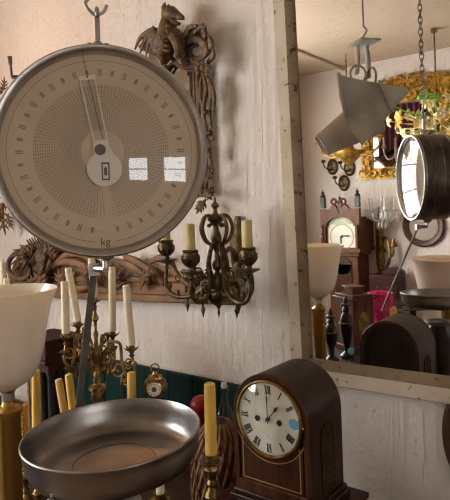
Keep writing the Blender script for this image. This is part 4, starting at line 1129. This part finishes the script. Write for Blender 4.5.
# longcase clock against the opposite wall
lc = MB_(338, 240, .28)
lx, zf = lc.x, CAM.z
def lz(y): return MB_(338, y, .28).z
def lxp(px): return MB_(px, 240, .50).x
xa_, xb_ = lxp(318.5), lxp(356)
if xa_ > xb_: xa_, xb_ = xb_, xa_
xm = (xa_+xb_)/2; hw = (xb_-xa_)/2
y1_ = BACK_Y + .03; yf_ = BACK_Y + .42
lcl = thing('longcase_clock', V((xm, BACK_Y+.25, 0)), 'tall oak longcase clock with scrolled pediment, in the mirror behind the lamp shade', 'clock')
zh0, zh1, zp = lz(251), lz(219), lz(206)
b = MB(); b.bx(xm-hw*.78, xm+hw*.78, y1_+.04, yf_-.06, .28, zh0); b.bx(xm-hw*.98, xm+hw*.98, y1_, yf_-.02, 0, .28); b.bx(xm-hw*.9, xm+hw*.9, y1_+.02, yf_-.03, zh0-.05, zh0)
trunk = build('trunk', b, K['oak'], lcl, bevel=.006)
b = MB(); b.bx(xm-hw*.45, xm+hw*.45, yf_-.06, yf_-.045, .42, zh0-.14); b.lathe([(hw*.45, 0), (hw*.45, .015)], V((xm, yf_-.06, zh0-.16)), V((0, 1, 0)), 24); build('trunk_door', b, K['clockpanel'], lcl, bevel=.003)
# hood: body with arched opening
b = MB(); b.bx(xm-hw, xm+hw, y1_, yf_-.05, zh0, zh1+.02); b.bx(xm-hw*1.05, xm+hw*1.05, y1_-.0, yf_+.01, zh0, zh0+.04)
for s_ in (-1, 1): b.bx(xm+s_*hw*.9-hw*.1, xm+s_*hw*.9+hw*.1, yf_-.05, yf_, zh0+.04, zh1)
n_ = 20; top_p = []
for i in range(n_+1):
    u_ = -1 + 2*i/n_
    sw = .12*math.exp(-((abs(u_)-.28)/.16)**2) + .05*abs(u_) - (.06 if abs(u_) < .08 else 0)
    top_p.append((u_*hw*1.04, zp - lz(206) + sw*.6 + lz(211)))
aw = hw*.74
inner = [(aw*math.cos(PI*i/n_)*-1, zh1 - .08 + aw*.62*math.sin(PI*i/n_)) for i in range(n_+1)]
vs = [(x, z) for x, z in top_p]; 
for i in range(n_):
    quad = [(inner[i][0], inner[i][1]), (inner[i+1][0], inner[i+1][1]), top_p[i+1], top_p[i]]
    b.prism(quad, V((xm, yf_-.05, 0)), X_, ZUP, V((0, 1, 0)), .055)
for s_ in (-1, 1):
    b.prism([(s_*hw*1.04, zh1-.08), (s_*aw, zh1-.08), (s_*hw*1.04, top_p[0][1])], V((xm, yf_-.05, 0)), X_, ZUP, V((0, 1, 0)), .055)
hood = build('hood', b, K['oak'], lcl)
for s_ in (-1, 1):
    b = MB(); b.torus(V((xm+s_*hw*.25, yf_+.01, zp+.05)), V((0, 1, 0)), .03, .014, 20, 8); build('pediment_scroll', b, K['oak'], hood)
b = MB(); dz0, dz1 = zh0+.05, zh1-.08
b.bx(xm-hw*.78, xm+hw*.78, yf_-.055, yf_-.046, dz0, dz1); b.prism([(aw*math.cos(PI*i/n_), aw*.6*math.sin(PI*i/n_)) for i in range(n_+1)], V((xm, yf_-.055, dz1)), X_, ZUP, V((0, 1, 0)), .009)
pd = build('painted_dial', b, K['longdial'], lcl)
b = MB(); dcz = (dz0+dz1)/2; rdl = hw*.62
b.torus(V((xm, yf_-.046, dcz)), V((0, 1, 0)), rdl, .007, 32, 6, flat=.2); build('chapter_ring', b, K['inlay'], pd); b = MB()
b.box(V((xm-.01, yf_-.042, dcz-.06)), .018, .003, .13); b.box(V((xm+.045, yf_-.042, dcz+.01)), .1, .003, .016); b.cyl(V((xm, yf_-.044, dcz)), V((xm, yf_-.038, dcz)), .015)
build('hands', b, K['ink'], pd)
b = MB(); b.prism([(aw*.8*math.cos(PI*i/n_), aw*.45*math.sin(PI*i/n_)) for i in range(n_+1)], V((xm, yf_-.046, dz1+.02)), X_, ZUP, V((0, 1, 0)), .003); build('arch_painting', b, K['archpaint'], pd)
for s_ in (-1, 0, 1):
    zz = zp + (.09 if s_ else .02)
    b = MB(); b.box(V((xm+s_*hw*.93, yf_-.03, zz-.05)), .05, .05, .12); b.lathe([(.014, 0), (.03, .02), (.03, .035), (.012, .05), (.02, .065), (.006, .085), (0, .12)], V((xm+s_*hw*.93, yf_-.03, zz)), ZUP, 14); build('finial', b, K['iron'], hood)
for s_ in (-1, 1):
    b = MB(); turned(b, V((xm+s_*hw*.93, yf_+.012, zh0+.04)), V((xm+s_*hw*.93, yf_+.012, zh1-.06)), .022); build('hood_column', b, K['oak'], hood)

# oval wall sconces
for px_, py_, lab in ((333, 167, 'oval bronze wall sconce in the mirror, upper one nearest the chipped frame'), (350, 168, 'oval bronze wall sconce in the mirror, next to the gilt hanging lamp'), (344.5, 183, 'oval bronze wall sconce in the mirror, lowest of the three')):
    c = MB_(px_, py_, .0); o = thing('oval_sconce', c, lab, 'wall light', 'oval bronze sconces seen in the mirror')
    b = MB(); b.lathe([(.072, 0), (.072, .02), (.06, .03), (.05, .018), (0, .022)], c, V((0, 1, 0)), 32, ref=ZUP, sx=1.35); build('back_plate', b, K['bronze'], o)
    b = MB(); b.tube([c + V((0, .02, -.03)), c + V((.01, .10, -.04)), c + V((-.02, .13, -.02)), c + V((-.05, .13, .01)), c + V((-.06, .13, .05))], [.012, .010, .009, .009, .007], 8, 5); b.lathe([(.01, 0), (.03, .015), (.02, .04), (.016, .04)], c + V((-.06, .13, .045)), ZUP, 14); build('arm', b, K['iron'], o)
# gilt mirror on the opposite wall
g0, g1 = MB_(363, 180, .03), MB_(404, 90, .03)
gl_ = thing('gilt_mirror', V(((g0.x+g1.x)/2, BACK_Y+.03, g0.z)), 'carved gilt framed mirror on the opposite wall, seen in the mirror behind the grey lamp', 'mirror')
xA, xB, zA, zB = min(g0.x, g0.x-1.2), g0.x, g0.z, MB_(385, 93, .03).z
xs = sorted((MB_(363, 180, .03).x, MB_(452, 120, .03).x)); xA, xB = xs
b = MB(); fw = .13
b.ring(rect(xA, zA, xB, zB), rect(xA+fw, zA+fw, xB-fw, zB-fw), V((0, BACK_Y+.002, 0)), X_, ZUP, V((0, 1, 0)), .05, .03)
for i in range(60):
    f = i/60; per = 2*((xB-xA)+(zB-zA)); s_ = f*per
    if s_ < xB-xA: x, z = xA+s_, zA+fw/2
    elif s_ < (xB-xA)+(zB-zA): x, z = xB-fw/2, zA+s_-(xB-xA)
    elif s_ < 2*(xB-xA)+(zB-zA): x, z = xB-(s_-(xB-xA)-(zB-zA)), zB-fw/2
    else: x, z = xA+fw/2, zB-(s_-2*(xB-xA)-(zB-zA))
    a0 = i*1.7; pts = [V((x+.05*(1-.06*j)*math.cos(a0+.6*j), BACK_Y+.055, z+.05*(1-.06*j)*math.sin(a0+.6*j))) for j in range(10)]
    b.tube(pts, [.016-.0008*j for j in range(10)], 6, 2)
build('carved_frame', b, K['gold'], gl_)
build('mirror_glass', MB().bx(xA+fw*.9, xB-fw*.9, BACK_Y+.004, BACK_Y+.014, zA+fw*.9, zB-fw*.9), K['darkmirror'], gl_)
b = MB(); xmm = (xA+xB)/2
for i in range(46):
    u_ = -1 + 2*i/45; hgt_ = .05 + .09*(1-u_*u_)
    a0 = i*2.1; cxp_, czp_ = xmm + u_*(xB-xA)*.5, zB + hgt_*random.uniform(.2, .9)
    pts = [V((cxp_+.06*(1-.07*j)*math.cos(a0+.6*j), BACK_Y+.05, czp_+.06*(1-.07*j)*math.sin(a0+.6*j))) for j in range(10)]
    b.tube(pts, [.022-.001*j for j in range(10)], 6, 2)
build('crest', b, K['gold'], gl_)
# added maroon sheet imitating the dark red reflection in the gilt mirror's glass
mc0, mc1 = MB_(377, 118, .12), MB_(420, 118, .12)
xs = sorted((mc0.x, mc1.x)); b = MB(); zz0, zz1 = MB_(385, 158, .12).z, MB_(385, 106, .12).z
n_ = 40; vs, fs = [], []
for i in range(n_+1):
    x = xs[0] + (xs[1]-xs[0])*i/n_; y = BACK_Y+.11 + .018*math.sin(i*1.1)
    lo_ = zz0 + .10*math.sin(PI*i/n_)
    for th in (0, .006): vs += [(x, y+th, lo_), (x, y+th, zz1)]
for i in range(n_):
    a = 4*i; fs += [(a, a+4, a+5, a+1), (a+2, a+3, a+7, a+6), (a, a+2, a+6, a+4), (a+1, a+5, a+7, a+3)]
fs += [(0, 1, 3, 2), (4*n_, 4*n_+2, 4*n_+3, 4*n_+1)]
b.add(vs, fs)
sw = thing('reflection_overlay', V(((xs[0]+xs[1])/2, BACK_Y+.11, zz0)), 'dark maroon cloth standing in for the dark red reflection in the gilt mirror', 'overlay')
build('overlay', b, K['maroon'], sw)
# two-branch candle sconce in front of the gilt mirror
c = MB_(396, 150, .16)
o = thing('silver_sconce', c, 'pale two-branch candle sconce hung in front of the gilt mirror', 'wall light')
b = MB(); b.tube([c - ZUP*.12, c, c + ZUP*.14], [.012, .02, .008], 8, 4); b.lathe([(.03, 0), (.03, .02)], c + V((0, -.12, 0)), V((0, 1, 0)), 12); b.tube([c + V((0, -.12, 0)), c], [.008, .008], 6, 1)
build('stem', b, K['silver'], o)
for s_ in (-1, 1):
    b = MB(); b.tube([c - ZUP*.06, c + V((s_*.08, .02, -.10)), c + V((s_*.13, .02, -.02)), c + V((s_*.13, .02, .03))], [.009, .009, .008, .008], 7, 4); b.lathe([(.012, 0), (.03, .015), (.02, .05), (.012, .05), (.012, .13), (0, .13)], c + V((s_*.13, .02, .02)), ZUP, 12); build('branch', b, K['silver'], o)
# gilt hanging lamp behind the galvanised lamp
c = MB_(349, 153, .55)
o = thing('gilt_bowl_lamp', c, 'small gilt bowl lamp in the mirror, under the horn of the grey metal lamp', 'lamp')
b = MB(); b.lathe([(0, -.13), (.05, -.11), (.10, -.06), (.16, -.01), (.17, .02), (.12, .02), (.06, .05), (.03, .12), (.02, .2)], c, ZUP, 24); build('bowl', b, K['gold'], o)
b = MB(); b.cyl(c + ZUP*.19, H(CEIL, c), .010); build('rod', b, K['gold'], o)
for s_ in (-1, 1):
    b = MB(); b.tube([c, c + V((s_*.2, 0, -.03)), c + V((s_*.33, 0, .03)), c + V((s_*.36, 0, .12))], [.016, .016, .014, .012], 8, 4); b.lathe([(.015, 0), (.045, .02), (.03, .05)], c + V((s_*.36, 0, .12)), ZUP, 14); build('arm', b, K['gold'], o)

# crystal wall light
c = MB_(382, 212, .12)
o = thing('crystal_sconce', c, 'crystal wall light hung with glass drops, in the mirror beside the longcase clock', 'wall light')
b = MB(); b.lathe([(.01, -.14), (.03, -.10), (.05, -.07), (.02, -.03), (.03, .02), (.015, .08), (.03, .12), (.01, .18), (0, .26)], c, ZUP, 16); b.lathe([(.06, -.18), (.06, -.16)], c, V((0, 1, 0)), 16); b.tube([c + V((0, -.17, 0)), c], [.012, .012], 6, 1); build('stem', b, K['crystal'], o)
for s_, ang in ((0, 0), (1, 60), (2, 120), (3, 180)):
    u = V((math.cos(rad(ang)), math.sin(rad(ang))*.8 if ang not in (0, 180) else .1, 0)); b = MB(); rr_ = .155
    b.tube([c - ZUP*.04, c + u*(rr_*.5) - ZUP*.1, c + u*rr_ - ZUP*.05, c + u*rr_ + ZUP*.02], [.011, .010, .010, .010], 8, 5)
    b.lathe([(.012, 0), (.05, .01), (.055, .018), (.02, .02), (.018, .05), (.012, .05), (.011, .15), (0, .152)], c + u*rr_ + ZUP*.01, ZUP, 16)
    arm = build('arm', b, K['crystal'], o)
    b = MB()
    for i in range(7):
        a = 2*PI*i/7; p = c + u*rr_ + V((.05*math.cos(a), .05*math.sin(a), .005))
        b.lathe([(0, 0), (.008, -.02), (.010, -.05), (0, -.085)], p, ZUP, 6)
    build('drops', b, K['crystal'], arm)
b = MB()
for i in range(10):
    a = 2*PI*i/10; b.lathe([(0, 0), (.008, -.025), (.011, -.06), (0, -.10)], c + V((.06*math.cos(a), .06*math.sin(a), -.10)), ZUP, 6)
build('drops', b, K['crystal'], o)
# scrolled brass bracket
c = MB_(381, 246, .0)
o = thing('scrolled_wall_bracket', c, 'scrolled brass candle bracket in the mirror, below the crystal wall light', 'wall light')
b = MB(); b.tube([c + ZUP*.32, c + ZUP*.24 + V((0, .02, 0)), c + V((0, .03, .1)), c + V((0, .03, -.2)), c + V((0, .02, -.36))], [.012, .05, .045, .05, .012], 10, 5, .5, V((0, 1, 0))); b.lathe([(.0, .32), (.03, .36), (.012, .39), (.02, .42), (0, .46)], c + V((0, .01, 0)), ZUP, 12); build('back_plate', b, K['brass'], o)
b = MB(); uu = V((.75, .65, 0)).normalized()
pts = [c + V((0, .03, -.26)), c + uu*.1 + ZUP*-.25, c + uu*.2 + ZUP*-.12, c + uu*.18 + ZUP*.06, c + uu*.08 + ZUP*.1, c + uu*.04 + ZUP*.0, c + uu*.1 + ZUP*-.06]
b.tube(pts, [.018, .018, .018, .017, .016, .014, .016], 8, 6)
b.tube([pts[2], c + uu*.28 + ZUP*-.08, c + uu*.3 + ZUP*.0], [.014, .013, .012], 8, 5); b.lathe([(.012, 0), (.05, .015), (.03, .05), (.02, .07), (.02, .1)], c + uu*.3, ZUP, 14)
b.tube([pts[1], c + uu*.16 - ZUP*.3, c + uu*.24 - ZUP*.27], [.01, .012, .003], 7, 4)
build('scroll_arm', b, K['brass'], o)
# round wooden frame
c = MB_(424, 226, .0)
o = thing('round_wall_dial', c, 'round brown wooden framed dial in the mirror, behind the edge of the scale', 'wall dial')
b = MB(); Rr = 20*6.6/F_PX
b.lathe([(Rr, 0), (Rr, .03), (Rr*.92, .045), (Rr*.8, .04), (Rr*.68, .02)], c, V((0, 1, 0)), 48, caps=False); build('rim', b, K['roundwood'], o)
b = MB(); b.lathe([(Rr*.7, .004), (Rr*.7, .018), (0, .018)], c, V((0, 1, 0)), 40); build('face', b, K['dullface'], o)
# dark red chest on a console by the opposite wall
c0_ = MB_(371, 285, .35); xs = sorted((MB_(371, 285, .35).x, MB_(398, 285, .35).x)); zc_, zt_ = MB_(384, 296, .35).z, MB_(384, 275, .35).z
o = thing('console_table', V(((xs[0]+xs[1])/2, BACK_Y+.25, 0)), 'dark console table against the opposite wall, in the mirror under the red chest', 'table')
zc_ -= .03
build('tabletop', MB().bx(xs[0]-.02, xs[1]+.1, BACK_Y+.03, BACK_Y+.52, zc_-.04, zc_), K['tablewood'], o)
for x in (xs[0]+.01, xs[1]+.05):
    for y in (BACK_Y+.07, BACK_Y+.47): build('leg', MB().bx(x-.025, x+.025, y-.025, y+.025, 0, zc_-.04), K['tablewood'], o)
o = thing('red_casket', V(((xs[0]+xs[1])/2, BACK_Y+.25, zc_)), 'dark red wooden casket with a domed back, in the mirror left of the white bowl', 'casket')
build('body', MB().bx(xs[0], xs[1], BACK_Y+.12, BACK_Y+.40, zc_, zt_), K['redwood'], o, bevel=.005)
b = MB(); xm2 = (xs[0]+xs[1])/2 + .05; b.prism([(.11*math.cos(PI*i/16), .07*math.sin(PI*i/16)) for i in range(17)], V((xm2, BACK_Y+.14, zt_)), X_, ZUP, V((0, 1, 0)), .10); build('domed_crest', b, K['redwood'], o)
b = MB()
for i in range(2): b.blob(V((xs[0]+(xs[1]-xs[0])*(.3+.4*i), BACK_Y+.405, (zc_+zt_)/2)), .012)
build('knob', b, K['brass'], o)

# galvanised horn lamp hanging from the ceiling
hz = 3.4
def hp_(x, y, dz_=0): return M(x, y, hz+dz_)
o = thing('galvanised_lamp', hp_(358, 100), 'grey galvanised metal lamp with wide horn hung from the ceiling, in the mirror', 'lamp')
uq = hz/F_PX
b = MB()
A_, B_ = hp_(344, 92, -.05), hp_(376, 103, .1)
# flattened body: extruded fan-shaped plate
poly = [(338, 74), (349, 77), (362, 80), (380, 83), (386, 96), (392, 112), (378, 128), (362, 146), (352, 132), (345, 116), (339, 96)]
vs, fs = [], []; n_ = len(poly)
for dz_ in (-.13, .13): vs += [hp_(x, y, dz_) for x, y in poly]
fs = [tuple(range(n_)), tuple(range(2*n_-1, n_-1, -1))] + [(i, (i+1) % n_, n_+(i+1) % n_, n_+i) for i in range(n_)]
b.add(vs, fs); body = build('housing', b, K['galv'], o, bevel=.008)
b = MB(); a0, a1 = hp_(366, 118), hp_(321, 146)
Lc = (a1-a0).length; b.lathe([(.085, 0), (.12, Lc*.25), (.095, Lc*.6), (.062, Lc), (.056, Lc), (.05, Lc*.7)], a0, a1-a0, 28, caps=False)
b = MB(); axd = (a1-a0).normalized(); b.lathe([(21*uq, -.05), (19*uq, Lc*.2), (15*uq, Lc*.6), (11.5*uq, Lc*1.0), (10.7*uq, Lc*1.0), (10*uq, Lc*.9), (0, Lc*.85)], a0, axd, 32, caps=False); build('horn', b, K['galv'], o)
b = MB(); a0, a1 = hp_(382, 99), hp_(407, 90); Lc = (a1-a0).length; b.lathe([(16*uq, -.02), (16*uq, .01), (13*uq, .04), (3*uq, Lc), (0, Lc)], a0, a1-a0, 28); build('tail_cone', b, K['galv'], o)
b = MB(); b.tube([hp_(338, 73, -.14), hp_(341, 92, -.14), hp_(346, 116, -.14)], [.012]*3, 8, 4); b.tube([hp_(380, 82, -.14), hp_(386, 96, -.14), hp_(393, 112, -.14)], [.010]*3, 8, 4); build('seam_rib', b, K['galv'], o)
b = MB(); b.tube([hp_(357, 46), hp_(358, 60), hp_(357, 74)], [.03, .028, .026], 8, 4, .25, FWD); b.tube([hp_(366, 46), hp_(368, 60), hp_(369, 78)], [.03, .028, .026], 8, 4, .25, FWD); b.torus(hp_(358, 74, -.05), RGT, .05, .007, 20, 6); b.torus(hp_(371, 78, -.05), FWD, .06, .007, 20, 6); build('hanger', b, K['galv'], o)
b = MB(); pc_ = hp_(364, 43); b.box(pc_, .17, .13, .012, V((.8, .6, 0)), V((-.6, .8, 0))); build('mount_plate', b, K['galv'], o)
b = MB(); b.tube([pc_, pc_ + ZUP*.04, pc_ + ZUP*.07 + V((.02, 0, 0)), pc_ + ZUP*.10], [.006]*4, 8, 4); b.cyl(pc_ + ZUP*.09, H(CEIL, pc_), .005); build('hook', b, K['chain'], o)

# flowered glass chandelier
c = M(437, 116, 5.4)
o = thing('flower_chandelier', c, 'coloured glass flower chandelier in the mirror, above the reflected scale', 'chandelier')
b = MB(); b.tube([c - ZUP*.15, c, c + ZUP*.2], [.02, .035, .012], 10, 4); zz = c.z + .2
b.cyl(V((c.x, c.y, c.z+.19)), V((c.x, c.y, CEIL)), .008)
while False and zz < CEIL-.02: b.torus(V((c.x, c.y, zz)), RGT if int(zz*1000) % 2 else FWD, .018, .004, 14, 6, sx=1.5, ref=ZUP); zz += .04
b.cyl(V((c.x, c.y, CEIL-.04)), V((c.x, c.y, CEIL)), .03); build('stem', b, K['brass'], o)
random.seed(11)
for i in range(60):
    a = 2*PI*i/60; rr_ = random.uniform(.10, .46); z_ = random.uniform(-.17, .17)
    p = c + V((rr_*math.cos(a*3.1), rr_*math.sin(a*3.1), z_)); m_ = (K['petal_green'], K['petal_white'], K['petal_gold'], K['petal_white'])[i % 4]
    b = MB(); nrm_ = (p-c).normalized(); t1 = nrm_.orthogonal().normalized(); t2 = nrm_.cross(t1)
    for j in range(5):
        g_ = 2*PI*j/5; u = t1*math.cos(g_) + t2*math.sin(g_)
        b.tube([p, p + u*.035 + nrm_*.012, p + u*.062 - nrm_*.004], [.010, .022, .006], 6, 3, .35, nrm_)
    b.blob(p + nrm_*.008, .014, n=8, m=6)
    b.tube([c, (c+p)/2 - ZUP*.05, p], [.006]*3, 5, 3)
    build('flower', b, m_, o)
b = MB(); b.blob(c + ZUP*.02, .028, .028, .04)
build('light_bulb', b, K['bulb'], o)

# ceiling batten and beam edges
st_ = MB_(320, 60, 2.2)
s0 = M(298, 50, 4.6)
b = MB(); yy = M(375, 18, 3.2).y; b.bx(LX, RX_, yy-.02, yy+.0, CEIL-.012, CEIL); struct('trim_1', b, K['ceiling'])
def onceil(px, py):
    r = ray(px, py); return flip(CAM + r*((CEIL-CAM.z)/r.z))
ca_, cb_ = onceil(296, 49), onceil(356, 73)
b = MB(); b.tube([ca_ - ZUP*.015, cb_ - ZUP*.015], [.02, .02], 8, 1); struct('trim_2', b, K['ceiling'])

# warm bulb hanging beyond the left edge
pb = V((-2.55, -.62, 2.62))
o = thing('pendant_bulb', pb, 'bare warm bulb on a cord from the ceiling, outside the picture at the upper left', 'lamp')
build('glass_bulb', MB().lathe([(0, -.05), (.03, -.04), (.042, -.01), (.035, .02), (.016, .05), (.014, .06)], pb, ZUP, 20), K['bulb'], o)
b = MB(); b.lathe([(.016, .055), (.018, .06), (.018, .10), (.006, .11)], pb, ZUP, 16); b.cyl(pb + ZUP*.10, H(CEIL, pb), .003); build('cord', b, K['iron'], o)

# ------------------------------------------------------------------ camera, world, view
cam = bpy.data.cameras.new('camera'); co_ = bpy.data.objects.new('camera', cam); COL.objects.link(co_)
cam.sensor_fit = 'AUTO'; cam.sensor_width = 36; cam.lens = F_PX/500*36; cam.shift_y = (CY-250)/500.0; cam.clip_start = .02
Xc = RGT*math.cos(ROLL) - ZUP*math.sin(ROLL); Yc = RGT*math.sin(ROLL) + ZUP*math.cos(ROLL); Zc = -FWD
mx = Matrix((Xc, Yc, Zc)).transposed().to_4x4(); mx.translation = CAM; co_.matrix_world = mx
SC.camera = co_
w = bpy.data.worlds.new('world'); SC.world = w; w.use_nodes = True
w.node_tree.nodes['Background'].inputs['Color'].default_value = (.75, .85, 1, 1); w.node_tree.nodes['Background'].inputs['Strength'].default_value = .3
SC.view_settings.view_transform = 'Standard'; SC.view_settings.look = 'None'; SC.view_settings.gamma = 1; SC.view_settings.use_curve_mapping = False
SC.view_settings.exposure = 0.0
SC.cycles.max_bounces = 10; SC.cycles.transparent_max_bounces = 12; SC.cycles.sample_clamp_indirect = 8
SC.cycles.use_denoising = True; SC.cycles.use_adaptive_sampling = False
SC.cycles.pixel_filter_type = 'BLACKMAN_HARRIS'; SC.cycles.filter_width = 1.2
